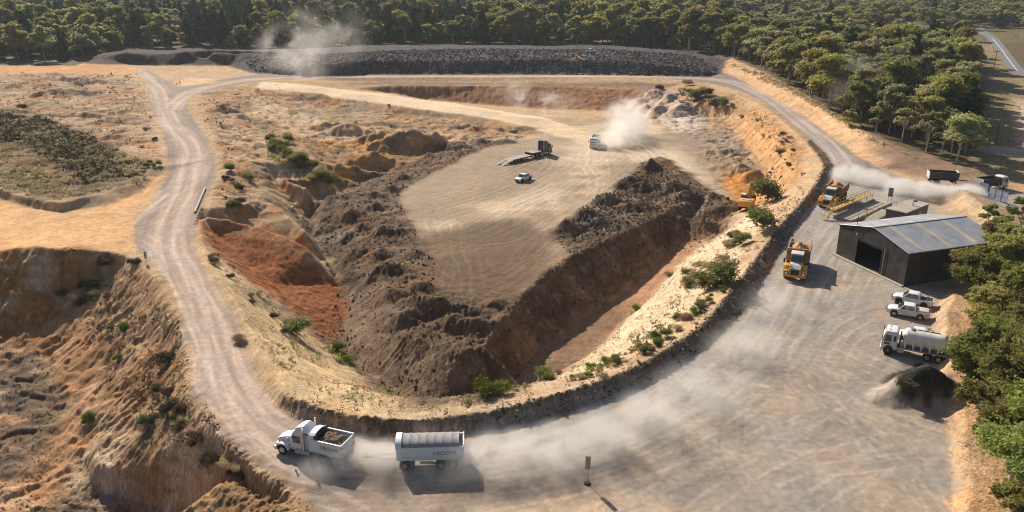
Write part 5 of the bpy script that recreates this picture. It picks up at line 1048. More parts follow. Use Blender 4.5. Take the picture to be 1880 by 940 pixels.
# ------------------------------------------------------------------ articulated dump trucks
def dump_truck(label):
    t = empty('dump_truck', label, 'dump truck', 'yellow articulated dump trucks')
    MB().box(-5.0, 4.4, -.45, .45, 1.0, 1.45).box(.3, 1.3, -.6, .6, .85, 1.5).build('chassis', CHASS, t)
    MB().prism([(3.0,1.25),(3.0,2.25),(4.3,2.12),(4.95,1.75),(5.15,1.2),(5.1,.95),(3.2,.95)], -.95, .95, [0,.05,.1,.1,.03,0,0], .08).build('bonnet', YEL, t, True)
    MB().prism([(3.02,2.26),(3.02,2.33),(4.3,2.2),(4.92,1.84),(4.9,1.76),(4.3,2.13)], -.72, .72).build('bonnet_top', WHITE2, t)
    MB().box(4.95, 5.2, -1.55, 1.55, .62, 1.05, bev=.1).box(4.55, 5.05, -1.58, -.95, .95, 1.55, bev=.12).box(4.55, 5.05, .95, 1.58, .95, 1.55, bev=.12).build('bumper', YEL, t, True)
    MB().box(5.02, 5.22, -.55, .55, 1.02, 1.72, bev=.03).build('grille', BLK, t)
    for s in (-1, 1):
        a, b = min(s*.95, s*1.6), max(s*.95, s*1.6)
        MB().prism([(2.6,1.5),(2.75,1.9),(3.3,2.05),(4.1,2.0),(4.6,1.6),(4.75,1.3),(4.5,1.3),(4.3,1.6),(3.9,1.85),(3.2,1.85),(2.85,1.5)], a, b, None, .03).build('fender', YEL, t, True)
        MB().box(5.1, 5.22, min(s*1.0, s*1.3), max(s*1.0, s*1.3), 1.1, 1.35).build('headlight', CHROME, t)
        MB().bar((3.1, s*.9, 2.9), (3.9, s*1.65, 2.9), .025).box(3.85, 3.95, min(s*1.5, s*1.75), max(s*1.5, s*1.75), 2.3, 3.0, bev=.03).build('mirror', BLK, t)
        MB().bar((3.0, s*.95, 2.0), (4.5, s*.95, 2.55), .03).bar((4.5, s*.95, 2.55), (4.5, s*.95, 2.0), .03).build('handrail', YEL, t)
        MB().box(1.75, 2.75, min(s*.8, s*.84), max(s*.8, s*.84), 2.35, 3.2).build('side_window', GLASS, t)
        for x_ in (3.6, -1.5, -3.4): wheel(t, x_, s*1.22, .86, .68, YEL)
    MB().prism([(1.5,1.45),(1.5,3.3),(2.85,3.3),(3.15,2.2),(3.15,1.45)], -.85, .85, [0,.05,.05,0,0], .06).build('cab', YEL, t, True)
    MB().box(1.35, 3.05, -.9, .9, 3.3, 3.48, .05, .05, .06).build('cab_roof', WHITE2, t, True)
    MB().quad((2.93,-.74,3.22), (2.93,.74,3.22), (3.2,.8,2.3), (3.2,-.8,2.3)).build('windscreen', GLASS, t)
    m = MB()
    # dump body: floor rises at the tail, flared sides, headboard with canopy lip
    for s in (-1, 1):
        m.prism([(.9,1.6),(.9,3.3),(-4.9,3.15),(-5.3,2.2),(-4.2,1.7)], min(s*1.42, s*1.54), max(s*1.42, s*1.54)); m.box(-4.95, .95, min(s*1.40, s*1.62), max(s*1.40, s*1.62), 3.12, 3.3)
        for k in (-4.2, -2.8, -1.4, 0): m.box(k-.09, k+.09, min(s*1.54, s*1.63), max(s*1.54, s*1.63), 1.75, 3.12)
    m.prism([(.9,1.5),(-4.2,1.6),(-5.3,2.15),(-5.3,2.25),(-4.2,1.75),(.9,1.65)], -1.42, 1.42); m.prism([(.8,1.65),(.92,1.65),(1.0,3.55),(.85,3.55)], -1.5, 1.5); m.box(.8, 1.15, -1.55, 1.55, 3.5, 3.62)
    m.build('dump_body', plain('rusty_yellow_body', (.36,.19,.085), .8, noise_amt=.45, nscale=2), t)
    MB().bar((1.3,0,3.4), (1.3,0,3.75), .03).build('beacon', ORG, t); MB().box(-5.35, -5.25, -1.4, 1.4, 1.75, 2.05).build('tail_bar', CHASS, t)
    return t
def place_adt(label, front, rear_dir, load_label, seed):
    t = dump_truck(label); f_ = P(*front, 0); yw_ = rear_dir
    x_, y_ = f_[0]-math.cos(yw_)*5.1, f_[1]-math.sin(yw_)*5.1; put(t, x_, y_, yw_, s=1.05)
    l = lump('soil_load', ORESOIL, 2.7, 1.38, 1.15, seed, 36, 'heap', .14); l.location = t.location+Vector((math.cos(yw_)*-1.95, math.sin(yw_)*-1.95, 2.85)); l.rotation_euler = (0, 0, yw_)
    l3 = lump('soil_load', ORESOIL, 2.8, 1.4, .75, seed+1, 30, 'bed', .1); bpy.data.objects.remove(l3)
    tag(l, load_label, 'soil load'); return t
_l = P(1442, 511, 0); _a = P(1470, 446, 3.0); _f = P(1457, 514, 0)
a2 = math.atan2(_f[1]-_a[1], _f[0]-_a[0])
place_adt('yellow articulated dump truck nearer to the dark shed, seen from the front', (1457, 516), a2, 'heaped orange soil in the dump truck nearest the shed', 21)
_f = P(1517, 384, 0); _a = P(1535, 346, 2.8); a1 = math.atan2(_f[1]-_a[1], _f[0]-_a[0])
place_adt('farther articulated dump truck beside the yellow railed weighbridge, white bonnet', (1516, 384), a1, 'orange soil piled in the farther dump truck', 31)

# ------------------------------------------------------------------ utes
def ute(label, group, stripes=False, rack=True):
    t = empty('ute', label, 'ute', group)
    lw = .93
    MB().prism([(-2.62,.62),(-2.62,1.02),(-.95,1.04),(1.05,1.10),(1.95,1.02),(2.45,.86),(2.62,.62),(2.6,.38),(2.25,.32),(-2.45,.4)], -lw, lw, [.03,.04,.04,.05,.10,.14,.14,.08,.05,.03], .05).build('body', WHITE, t, True)
    MB().prism([(-.95,1.04),(-.82,1.70),(-.55,1.76),(.55,1.74),(1.22,1.12),(1.05,1.04)], -lw+.05, lw-.05, [.02,.15,.17,.17,.03,0], .04).build('cab', WHITE, t, True)
    MB().quad((.60,-.66,1.72), (.60,.66,1.72), (1.25,.80,1.15), (1.25,-.80,1.15)).build('windscreen', GLASS, t)
    for s in (-1, 1):
        m = MB(); m.quad((-.72,s*.895,1.16), (.10,s*.895,1.16), (.05,s*.79,1.62), (-.66,s*.79,1.62)); m.quad((.18,s*.895,1.16), (1.0,s*.895,1.16), (.50,s*.79,1.62), (.14,s*.79,1.62)); m.build('side_window', GLASS, t)
        MB().box(.95, 1.15, min(s*.92, s*1.1), max(s*.92, s*1.1), 1.12, 1.28, bev=.03).build('mirror', WHITE, t)
        MB().box(2.35, 2.56, min(s*.55, s*.82), max(s*.55, s*.82), .74, .88, bev=.02).build('headlight', CHROME, t)
        MB().box(-2.66, -2.60, min(s*.78, s*.92), max(s*.78, s*.92), .7, 1.0).build('tail_lamp', REDL, t)
        for x_ in (1.62, -1.55):
            MB().cyl(x_, s*.80, .44, .46, .30, 'y', 20).build('wheel_arch', BLK, t, True); wheel(t, x_, s*.83, .39, .26, STEEL if stripes else BLK)
        if stripes:
            for k in range(3):
                x_ = -1.25-k*.45; MB().prism([(x_-.32,.66),(x_-.12,.66),(x_+.14,1.02),(x_-.06,1.02)], min(s*.925, s*.94), max(s*.925, s*.94)).build('hazard_stripe', LOGO if k < 2 else ORG, t)
            MB().box(-.1, .9, min(s*.93, s*.94), max(s*.93, s*.94), .78, .84).build('door_stripe', LOGO, t)
    MB().box(2.50, 2.66, -.55, .55, .45, .78, bev=.02).build('grille', BLK, t)
    MB().box(-2.5, -1.05, -.78, .78, 1.03, 1.06).build('tub_floor', CHASS, t)
    m = MB(); m.box(-2.62, -1.0, -.92, -.80, 1.0, 1.13).box(-2.62, -1.0, .80, .92, 1.0, 1.13).box(-2.64, -2.54, -.9, .9, .95, 1.13); m.build('tub_side', WHITE, t)
    if rack: MB().tube([(-1.05,-.8,1.1), (-1.15,-.72,1.72), (-1.15,.72,1.72), (-1.05,.8,1.1)], .035).tube([(-1.15,-.72,1.7), (-1.9,-.78,1.12)], .03).tube([(-1.15,.72,1.7), (-1.9,.78,1.12)], .03).build('sports_bar', BLK, t)
    return t
def span(front, rear, z_=0):
    a, b = P(*front, z_), P(*rear, z_); return ((a[0]+b[0])/2, (a[1]+b[1])/2, math.atan2(a[1]-b[1], a[0]-b[0]), math.dist(a, b))
u1 = ute('white ute with orange hazard stripes on its tray side, nearest the water tanker', 'white utes parked by the shed', True, False); x_, y_, w_, l_ = span((1630,574), (1701,586)); put(u1, x_, y_, w_)
MB().box(-2.5, -1.05, -.85, .85, 1.13, 1.3, .05, .1, .04).build('tray_cover', WHITE2, u1, True)
u2 = ute('white ute with an open tub and black sports bar, closest to the shed corner', 'white utes parked by the shed'); x_, y_, w_, l_ = span((1640,552), (1708,565)); put(u2, x_, y_, w_)
u3 = ute('white ute mostly hidden behind the water tanker', 'white utes parked by the shed'); x_, y_, w_, l_ = span((1649,622), (1720,632)); put(u3, x_, y_, w_)
u4 = ute('small white ute alone on the pit floor with an orange vested driver at its side', None); _p = hit(961, 332); put(u4, _p[0], _p[1], R(232))
u5 = ute('white vehicle roof peeping over the top of the rock stockpile', None); _p = hit(1085, 98); put(u5, _p[0], _p[1], R(0))

def person(label, vest, x_, y_, yaw_):
    sk = bpy.data.meshes.new('person'); v = [(0,0,.95),(0,0,1.2),(0,0,1.42),(0,0,1.55),(.02,0,1.68), (0,.10,.9),(.02,.12,.5),(0,.13,.06),(.12,.13,.03), (0,-.10,.9),(-.02,-.12,.5),(-.03,-.13,.06),(.09,-.13,.03), (0,.2,1.40),(.03,.26,1.12),(.12,.25,.9), (0,-.2,1.40),(.03,-.26,1.12),(.14,-.24,.92)]
    e = [(0,1),(1,2),(2,3),(3,4),(0,5),(5,6),(6,7),(7,8),(0,9),(9,10),(10,11),(11,12),(2,13),(13,14),(14,15),(2,16),(16,17),(17,18)]
    sk.from_pydata(v, e, []); o = bpy.data.objects.new('person', sk); COL.objects.link(o)
    md_ = o.modifiers.new('skin', 'SKIN'); rad = [.16,.15,.17,.06,.10,.10,.075,.055,.05,.10,.075,.055,.05,.075,.055,.045,.075,.055,.045]
    for i, r_ in enumerate(rad): o.data.skin_vertices[0].data[i].radius = (r_, r_*1.1)
    o.data.skin_vertices[0].data[0].use_root = True; ss = o.modifiers.new('smooth', 'SUBSURF'); ss.levels = 1; ss.render_levels = 1
    o.data.materials.append(plain('dark_work_trousers', (.03,.035,.06), .9)); put(o, x_, y_, yaw_)
    MB().cyl(0, 0, 1.28, .25, .55, 'z', 12, .22, bev=.03).build('hi_vis_vest', vest, o, True); MB().cyl(.02, 0, 1.80, .13, .1, 'z', 12, .08).build('hard_hat', WHITE, o, True)
    return tag(o, label, 'person')
_p = hit(970, 331); person('person in orange work shirt standing beside the ute on the pit floor', plain('orange_shirt', (.8,.13,.02), .8), _p[0], _p[1], 1.0)
# ------------------------------------------------------------------ flat fronted trucks
def cabover(t, paint, x0=2.0, sleeper=False):
    MB().prism([(x0,.75),(x0,2.75),(x0+.25,2.9),(x0+1.45,2.86),(x0+1.75,2.2),(x0+1.85,1.5),(x0+1.85,.55),(x0+.9,.55)], -1.18, 1.18, [0,.05,.12,.12,.06,0,0,0], .06).build('cab', paint, t, True)
    MB().quad((x0+1.55,-.98,2.72), (x0+1.55,.98,2.72), (x0+1.86,1.06,1.62), (x0+1.86,-1.06,1.62)).build('windscreen', GLASS, t)
    MB().box(x0+1.82, x0+1.92, -.8, .8, .85, 1.35, bev=.03).build('grille', BLK if paint is not WHITE else STEEL, t)
    MB().box(x0+1.6, x0+1.98, -1.2, 1.2, .42, .80, bev=.06).build('bumper', paint, t, True)
    for s in (-1, 1):
        m = MB(); m.quad((x0+.75,s*1.19,1.65), (x0+1.6,s*1.19,1.65), (x0+1.45,s*1.13,2.45), (x0+.75,s*1.13,2.45)); m.quad((x0+.2,s*1.19,1.75), (x0+.5,s*1.19,1.75), (x0+.5,s*1.13,2.4), (x0+.2,s*1.13,2.4)); m.quad((x0+.85,s*1.195,1.25), (x0+1.55,s*1.195,1.25), (x0+1.55,s*1.19,1.5), (x0+.85,s*1.19,1.5)); m.build('side_window', GLASS, t)
        MB().bar((x0+1.6, s*1.15, 2.5), (x0+1.85, s*1.42, 2.4), .02).box(x0+1.8, x0+1.9, min(s*1.32, s*1.5), max(s*1.32, s*1.5), 1.75, 2.4, bev=.03).build('mirror', BLK, t)
        MB().box(x0+1.9, x0+2.0, min(s*.75, s*1.1), max(s*.75, s*1.1), .55, .72).build('headlight', CHROME, t)
    for k in (-.5, .5): MB().box(x0+1.0, x0+1.12, k-.08, k+.08, 2.9, 3.0).build('beacon', ORG, t)
def water_tanker():
    t = empty('water_tanker', 'white water tanker truck parked beside the dark gravel heap', 'water tanker')
    cabover(t, WHITE, 2.1); MB().box(-4.1, 2.2, -.42, .42, .7, .95).build('chassis', CHASS, t)
    MB().box(-4.2, 1.9, -1.2, 1.2, .98, 1.12).build('deck', STEEL, t)
    m = MB(); n = 22; prev = None; L0, L1 = -3.6, 1.55
    prof = [(L0,0),(L0,.55),(L0+.06,.85),(L0+.28,1.05),(L0+.5,1.1)]+[(L0+.5+i*(L1-L0-1)/10, 1.1-(.025 if i % 2 else 0)) for i in range(1, 10)]+[(L1-.5,1.1),(L1-.28,1.05),(L1-.06,.85),(L1,.55),(L1,0)]
    ring = []
    for (x_, r_) in prof: ring.append([m.bm.verts.new((x_, math.cos(2*math.pi*k/n)*r_*1.02, 2.22+math.sin(2*math.pi*k/n)*r_*.92)) for k in range(n)])
    for a, b in zip(ring[:-1], ring[1:]):
        for k in range(n): m.bm.faces.new((a[k], a[(k+1) % n], b[(k+1) % n], b[k]))
    bmesh.ops.remove_doubles(m.bm, verts=m.bm.verts, dist=.0005)
    m.build('tank', plain('tank_plastic', (.74,.71,.65), .45, noise_amt=.18, nscale=1.2), t, True)
    for k in range(5):
        for s in (-1, 1): MB().prism([(1.0-k*.95,2.0),(1.35-k*.95,2.0),(1.25-k*.95,1.12),(1.1-k*.95,1.12)], min(s*.85, s*1.06), max(s*.85, s*1.06)).build('tank_foot', plain('tank_foot', (.72,.69,.63), .5) if (k, s) == (0, -1) else bpy.data.materials['tank_foot'], t)
    h = MB().cyl(.6, 0, 3.24, .33, .14, 'z', 18).cyl(.6, 0, 3.33, .22, .06, 'z', 16).build('filler_hatch', STEEL, t, True); MB().box(-2.6, .1, -.06, .06, 3.22, 3.28).build('walkway', BLK, t)
    MB().box(-4.15, -3.75, -1.0, 1.0, 1.1, 1.75).cyl(-3.95, .5, 2.0, .25, .5, 'x', 12).build('pump', CHASS, t)
    MB().tube([(-3.9,.9,1.3),(-4.25,1.1,1.9),(-4.2,.9,2.6),(-3.8,.6,2.9)], .05).tube([(-4.0,-.3,1.4),(-4.4,-.1,2.1),(-4.2,.4,2.7)], .045).tube([(-4.1,-1,1.1),(-4.1,-1,2.7),(-4.1,1,2.7),(-4.1,1,1.1)], .03).build('hose', BLK, t)
    MB().box(1.75, 1.9, .6, 1.1, 1.0, 3.0).build('air_intake', BLK, t)
    for s in (-1, 1):
        wheel(t, 3.05, s*1.03, .5, .32, RIMW)
        for x_ in (-1.5, -2.85): wheel(t, x_, s*.95, .5, .6)
        MB().box(1.25, 1.95, min(s*.8, s*1.2), max(s*.8, s*1.2), .5, .96, bev=.03).build('side_box', WHITE2, t)
        MB().cyl(3.05, s*1.0, .56, .6, .42, 'y', 20).build('wheel_arch', BLK, t, True)
        MB().box(-3.5, -.85, min(s*1.05, s*1.18), max(s*1.05, s*1.18), 1.06, 1.12).build('mudguard', BLK, t)
    return t
wtk = water_tanker(); x_, y_, w_, l_ = span((1629,649), (1706,664)); a = P(1629,649); TK = l_/(3.05+2.2)
put(wtk, a[0]-math.cos(w_)*3.05*.93+math.cos(w_-math.pi/2)*1.0, a[1]-math.sin(w_)*3.05*.93+math.sin(w_-math.pi/2)*1.0, w_, s=1); wtk.scale = (.93, 1.02, 1.04)

def rigid_tipper(label, body_paint, cab_paint=WHITE, zt=2.5):
    t = empty('tipper_truck', label, 'tipper truck'); cabover(t, cab_paint, 2.0); MB().box(-3.6, 2.2, -.42, .42, .7, .98).build('chassis', CHASS, t)
    m = MB(); tray(m, -3.7, 1.75, 1.22, 1.15, zt); m.build('tray_body', body_paint, t)
    MB().box(-3.82, -3.72, -1.25, 1.25, 1.1, zt+.1).build('tailgate', WHITE2, t)
    for s in (-1, 1):
        wheel(t, 3.0, s*1.03, .5, .32, RIM)
        for x_ in (-1.4, -2.75): wheel(t, x_, s*.93, .5, .6)
        MB().box(1.0, 1.9, min(s*.7, s*1.15), max(s*.7, s*1.15), .5, .95, bev=.04).build('fuel_tank', STEEL, t)
    return t
wt_ = rigid_tipper('white tipper truck driving across the pit floor towards the camera, trailing dust', WHITE2); _p = hit(1090, 272); yy = math.atan2(-.93, -.20); put(wt_, _p[0]-math.cos(yy)*3.2, _p[1]-math.sin(yy)*3.2, yy)
et = rigid_tipper('white cabbed tipper with a dark tray leaving past the gates', DKBODY, WHITE, 2.6); fr, rr_ = P(1853,343), P(1800,352)
f_, b_ = P(1848,340,1.0), P(1803,343,1.15); ye = math.atan2(f_[1]-b_[1], f_[0]-b_[0]); put(et, f_[0]-math.cos(ye)*2.9+math.cos(ye+math.pi/2)*1.2, f_[1]-math.sin(ye)*2.9+math.sin(ye+math.pi/2)*1.2, ye+0.02, s=.92)
def dark_trailer():
    t = empty('dog_trailer', 'dark open dog trailer half lost in dust near the gates', 'trailer'); MB().box(-2.8, 2.8, -.42, .42, .7, 1.0).bar((2.8,-.3,.85), (5.4,0,.8), .06).bar((2.8,.3,.85), (5.4,0,.8), .06).build('chassis', CHASS, t)
    m = MB(); tray(m, -3.0, 3.0, 1.22, 1.15, 2.55); m.build('tray_body', DKBODY, t); MB().box(-3.12, -3.02, -1.25, 1.25, 1.1, 2.65).build('tailgate', WHITE2, t); MB().cyl(2.85, 0, 2.72, .16, 2.2, 'y', 10).build('rolled_tarp', WHITE2, t, True)
    for s in (-1, 1):
        for x_ in (2.2, -1.2, -2.3): wheel(t, x_, s*.92, .48, .6)
    return t
dk = dark_trailer(); f_, b_ = P(1760,330,1.8), P(1706,327,1.8); ye2 = math.atan2(f_[1]-b_[1], f_[0]-b_[0]); put(dk, (f_[0]+b_[0])/2+math.cos(ye2+math.pi/2)*1.0, (f_[1]+b_[1])/2+math.sin(ye2+math.pi/2)*1.0, ye2, s=.95)

# prime mover and low loader
pm = empty('prime_mover', 'dark purple prime mover hitched to the low loader on the pit floor', 'truck'); cabover(pm, PURP, 1.0, True)
MB().box(-3.6, 1.2, -.42, .42, .75, 1.0).build('chassis', CHASS, pm); MB().box(.1, 1.0, -1.15, 1.15, .9, 3.45, bev=.05).build('sleeper', PURP, pm, True); MB().prism([(.1,3.3),(.1,3.75),(1.0,3.7),(2.3,2.95)], -1.0, 1.0, [0,.1,.1,.1], .04).build('roof_fairing', PURP, pm, True)
for s in (-1, 1):
    MB().cyl(-.1, s*1.0, 2.3, .09, 2.8, 'z', 10).build('exhaust_stack', CHROME, pm, True); wheel(pm, 2.0, s*1.03, .5, .32)
    for x_ in (-1.5, -2.85): wheel(pm, x_, s*.93, .5, .6)
    MB().cyl(.2, s*.9, .7, .3, 1.3, 'x', 14).build('fuel_tank', STEEL, pm, True)
ll = empty('low_loader', 'low loader trailer with a pale stepped deck and its two ramps down', 'trailer')
MB().box(2.2, 5.6, -1.25, 1.25, 1.32, 1.5).box(5.35, 5.6, -1.25, 1.25, 1.5, 1.62).build('upper_deck', DECK, ll); MB().box(2.0, 2.2, -1.25, 1.25, .85, 1.5).box(2.0, 5.4, -.5, .5, 1.0, 1.32).build('gooseneck', CHASS, ll)
MB().prism([(2.0,.85),(2.0,1.0),(-4.6,1.0),(-6.0,.72),(-6.0,.55),(-4.6,.8)], -1.35, 1.35).build('lower_deck', DECK, ll)
for s in (-1, 1):
    MB().prism([(-6.0,.72),(-6.0,.6),(-8.6,.0),(-8.75,.06)], min(s*.45, s*1.3), max(s*.45, s*1.3)).build('ramp', DECK, ll)
    for x_ in (-1.4, -2.6, -3.8): wheel(ll, x_, s*1.0, .42, .5)
    MB().box(-4.6, 2.0, min(s*1.3, s*1.36), max(s*1.3, s*1.36), .7, .98).build('side_rail', CHASS, ll)
f_, b_ = hit(1003, 283), hit(916, 304); yl = math.atan2(f_[1]-b_[1], f_[0]-b_[0]); mid_ = hit(953, 296); dist_ = math.dist(f_, b_)
SLL = dist_/(8.7+4.2+4.6); put(ll, b_[0]+math.cos(yl)*8.7*SLL, b_[1]+math.sin(yl)*8.7*SLL, yl, s=SLL); put(pm, b_[0]+math.cos(yl)*(8.7+6.8)*SLL, b_[1]+math.sin(yl)*(8.7+6.8)*SLL, yl, s=SLL)

# excavator
ex = empty('excavator', 'yellow excavator digging at the orange face, seen from behind its counterweight', 'excavator')
for s in (-1, 1):
    m = MB(); m.prism([(-1.9,.12),(-1.65,0),(1.65,0),(1.9,.12),(2.0,.45),(1.8,.8),(1.6,.9),(-1.6,.9),(-1.8,.8),(-2.0,.45)], min(s*.9, s*1.45), max(s*.9, s*1.45), None, .03); m.build('track', TYRE, ex)
MB().box(-1.0, 1.0, -.9, .9, .45, 1.0).cyl(0, 0, 1.05, .7, .2, 'z', 20).build('undercarriage', CHASS, ex)
MB().prism([(-2.5,1.15),(-2.6,1.5),(-2.6,2.2),(-2.3,2.45),(-1.4,2.4),(-1.4,1.15)], -1.45, 1.45, None, .1).build('counterweight', YEL, ex, True)
MB().box(-1.4, 1.5, -1.4, 1.4, 1.15, 1.6).box(-1.4, 1.2, -1.4, -.4, 1.6, 2.3, bev=.06).box(-1.4, .2, -.4, 1.4, 1.6, 2.35, bev=.06).build('engine_housing', YEL, ex, True)
MB().box(-1.3, -.4, -.9, .9, 2.36, 2.5, bev=.03).build('engine_cover', WHITE2, ex)
cb = MB().prism([(.3,1.6),(.3,3.0),(1.5,3.0),(1.9,2.2),(1.9,1.6)], .45, 1.4, None, .05).build('cab', plain('dark_cab_frame', (.05,.05,.05), .5), ex, True); MB().box(.2, 1.55, .4, 1.45, 3.01, 3.1, bev=.03).build('cab_roof', WHITE2, ex)
MB().box(.5, 1.6, 1.395, 1.415, 1.9, 2.9).build('side_window', GLASS, ex); MB().box(.285, .305, .55, 1.3, 2.1, 2.9).build('rear_window', GLASS, ex)
MB().prism([(.9,1.6),(.8,2.2),(2.9,5.1),(3.5,5.2),(6.1,4.2),(6.2,3.85),(3.6,4.5),(1.4,1.6)], -.28, .28, None, .03).build('boom', YEL, ex)
MB().prism([(5.7,4.5),(6.1,4.5),(6.6,3.9),(6.0,1.5),(5.75,1.5),(5.6,3.9)], -.22, .22, None, .03).build('arm', YEL, ex)
MB().prism([(5.6,1.6),(6.3,1.7),(6.6,1.1),(6.2,.45),(5.6,.35),(5.9,1.0)], -.6, .6, None, .02).build('bucket', CHASS, ex)
MB().bar((1.6,-.35,1.9), (3.0,-.35,4.4), .07).bar((1.6,.35,1.9), (3.0,.35,4.4), .07).bar((3.2,0,5.3), (5.8,0,4.8), .07).build('hydraulic_ram', CHROME, ex)
_p = hit(1370, 384); put(ex, _p[0], _p[1], R(62))

# ------------------------------------------------------------------ shed
def corr(name, col, period=.2, rough=.45, metal=.3, dust=.25):
    m = plain(name, col, rough, metal, .4, noise_amt=dust, nscale=.6); nt = m.node_tree; N = nt.nodes; L = nt.links; b = N['Principled BSDF']
    tc = N.new('ShaderNodeTexCoord'); w = N.new('ShaderNodeTexWave'); w.wave_type = 'BANDS'; w.bands_direction = 'X'; w.inputs['Scale'].default_value = .314/period; L.new(tc.outputs['UV'], w.inputs['Vector'])
    bp = N.new('ShaderNodeBump'); bp.inputs['Strength'].default_value = .5; bp.inputs['Distance'].default_value = .03; L.new(w.outputs['Fac'], bp.inputs['Height']); L.new(bp.outputs[0], b.inputs['Normal']); return m
def uvquad(m_, pts4, u0, u1, v0=0, v1=1):
    uvl = m_.bm.loops.layers.uv.verify(); f = m_.bm.faces.new([m_.bm.verts.new(p) for p in pts4])
    for l, uv in zip(f.loops, ((u0, v0), (u1, v0), (u1, v1), (u0, v1))): l[uvl].uv = uv
    return m_
SHW = corr('dark_grey_cladding', (.062,.057,.053), .55, .5, .2, .5); SHR = corr('grey_roof_sheet', (.46,.45,.45), .2, .38, .35); SKY_ = corr('translucent_roof_sheet', (.52,.43,.32), .2, .6, 0); TRIM = plain('dark_trim', (.045,.043,.042), .5); FASC = plain('pale_flashing', (.32,.31,.30), .5)
bl_, br_ = Vector((*P(1534.5,467.6), 0)), Vector((*P(1658,526), 0)); apx = P(1607,420.6,6.8); bap = P(1768,398,6.8)
wd = (br_-bl_); SW = wd.length; wd.normalize(); ld_ = Vector((-wd.y, wd.x, 0))
if ld_.x < 0: ld_ = -ld_
SLn = math.dist(apx, bap); shed = empty('shed', 'dark steel shed with an open roller door and pale roof strips', 'shed')
shed.matrix_world = Matrix.Translation(bl_) @ Matrix(((wd.x, ld_.x, 0, 0), (wd.y, ld_.y, 0, 0), (0, 0, 1, 0), (0, 0, 0, 1)))   # local x across the gable, y along the ridge
flip = wd.cross(ld_).z < 0
EH, RH = 5.2, 6.9; W_, L_ = SW, SLn
shed.location.z = float(ground_z([bl_.x], [bl_.y])[0])-.02
d0, d1, dh = W_*.30, W_*.66, 4.2
def gable(y_, name, door):
    m = MB(); th = .12
    def pan(x0, x1, z0, za, zb):
        uvquad(m, ((x0,y_,z0),(x1,y_,z0),(x1,y_,zb),(x0,y_,za)), x0, x1)
    hz = lambda q: EH+(RH-EH)*(1-abs(q-W_/2)/(W_/2))
    if door: pan(0, d0, 0, EH, hz(d0)); pan(d0, W_/2, dh, hz(d0), RH); pan(W_/2, d1, dh, RH, hz(d1)); pan(d1, W_, 0, hz(d1), EH)
    else: pan(0, W_/2, 0, EH, RH); pan(W_/2, W_, 0, RH, EH)
    return m.build(name, SHW, shed)
gable(0, 'front_wall', True); gable(L_, 'back_wall', False)
m = MB(); uvquad(m, ((0,0,0),(0,L_,0),(0,L_,EH),(0,0,EH)), 0, L_); m.build('side_wall', SHW, shed); m = MB(); uvquad(m, ((W_,0,0),(W_,L_,0),(W_,L_,EH),(W_,0,EH)), 0, L_); m.build('side_wall', SHW, shed)
for s in (0, 1):
    e = -.15 if s == 0 else W_+.15; sl_ = (RH-EH)/(W_/2); ez = EH-.15*sl_+.06; m = MB(); uvquad(m, ((e,-.12,ez),(e,L_+.12,ez),(W_/2,L_+.12,RH+.06),(W_/2,-.12,RH+.06)), 0, L_); m.build('roof_slope', SHR, shed)
    for k in (.13, .42, .70):
        a, b = L_*k, L_*k+.85; lo = .04; q = lambda t: (e+(W_/2-e)*t, ez+(RH+.06-ez)*t+.012)
        x0_, z0_ = q(.05); x1_, z1_ = q(.97); m = MB(); uvquad(m, ((x0_,a,z0_),(x0_,b,z0_),(x1_,b,z1_),(x1_,a,z1_)), 0, .85); m.build('roof_light', SKY_, shed)
    MB().box(min(e, e-.12 if s == 0 else e+.12), max(e, e-.12 if s == 0 else e+.12), -.12, L_+.12, EH-.22, EH-.02).build('gutter', TRIM, shed)
MB().box(W_/2-.16, W_/2+.16, -.14, L_+.14, RH+.065, RH+.11).build('ridge_cap', FASC, shed)
MB().bar((-.15,-.13,EH), (W_/2,-.13,RH+.06), .07, 4).bar((W_/2,-.13,RH+.06), (W_+.15,-.13,EH), .07, 4).build('barge_flashing', FASC, shed)
MB().box(d0-.15, d0, -.06, .05, 0, dh).box(d1, d1+.15, -.06, .05, 0, dh).box(d0-.15, d1+.15, -.06, .05, dh, dh+.2).build('door_frame', TRIM, shed)
MB().box(d0, d1, .05, .35, dh-.35, dh).build('roller_door', SHW, shed)
MB().box(-.3, W_+.2, -.55, -.02, 0, .22, bev=.03).build('concrete_plinth', plain('pale_concrete', (.42,.36,.29), .9, noise_amt=.3), shed)
MB().box(.1, W_-.1, .1, L_-.1, .01, .05).build('floor_slab', plain('shed_slab', (.10,.095,.09), .9, noise_amt=.3), shed)
MB().bar((d1+.55,-.1,0), (d1+.55,-.1,4.6), .05).build('downpipe', STEEL, shed); MB().cyl(W_*.28, -.12, EH-.3, .13, .18, 'y', 10).build('wall_lamp', plain('white_lamp', (.7,.7,.68), .4), shed)
MB().bar((W_*.27,-.25,EH-.2), (W_*.27,-.25,RH+1.5), .035).build('mast', BLK, shed)
# interior shelving seen as dark shapes
MB().box(W_*.35, W_*.6, L_-2.5, L_-1.2, .05, 2.0).build('workbench', CHASS, shed)

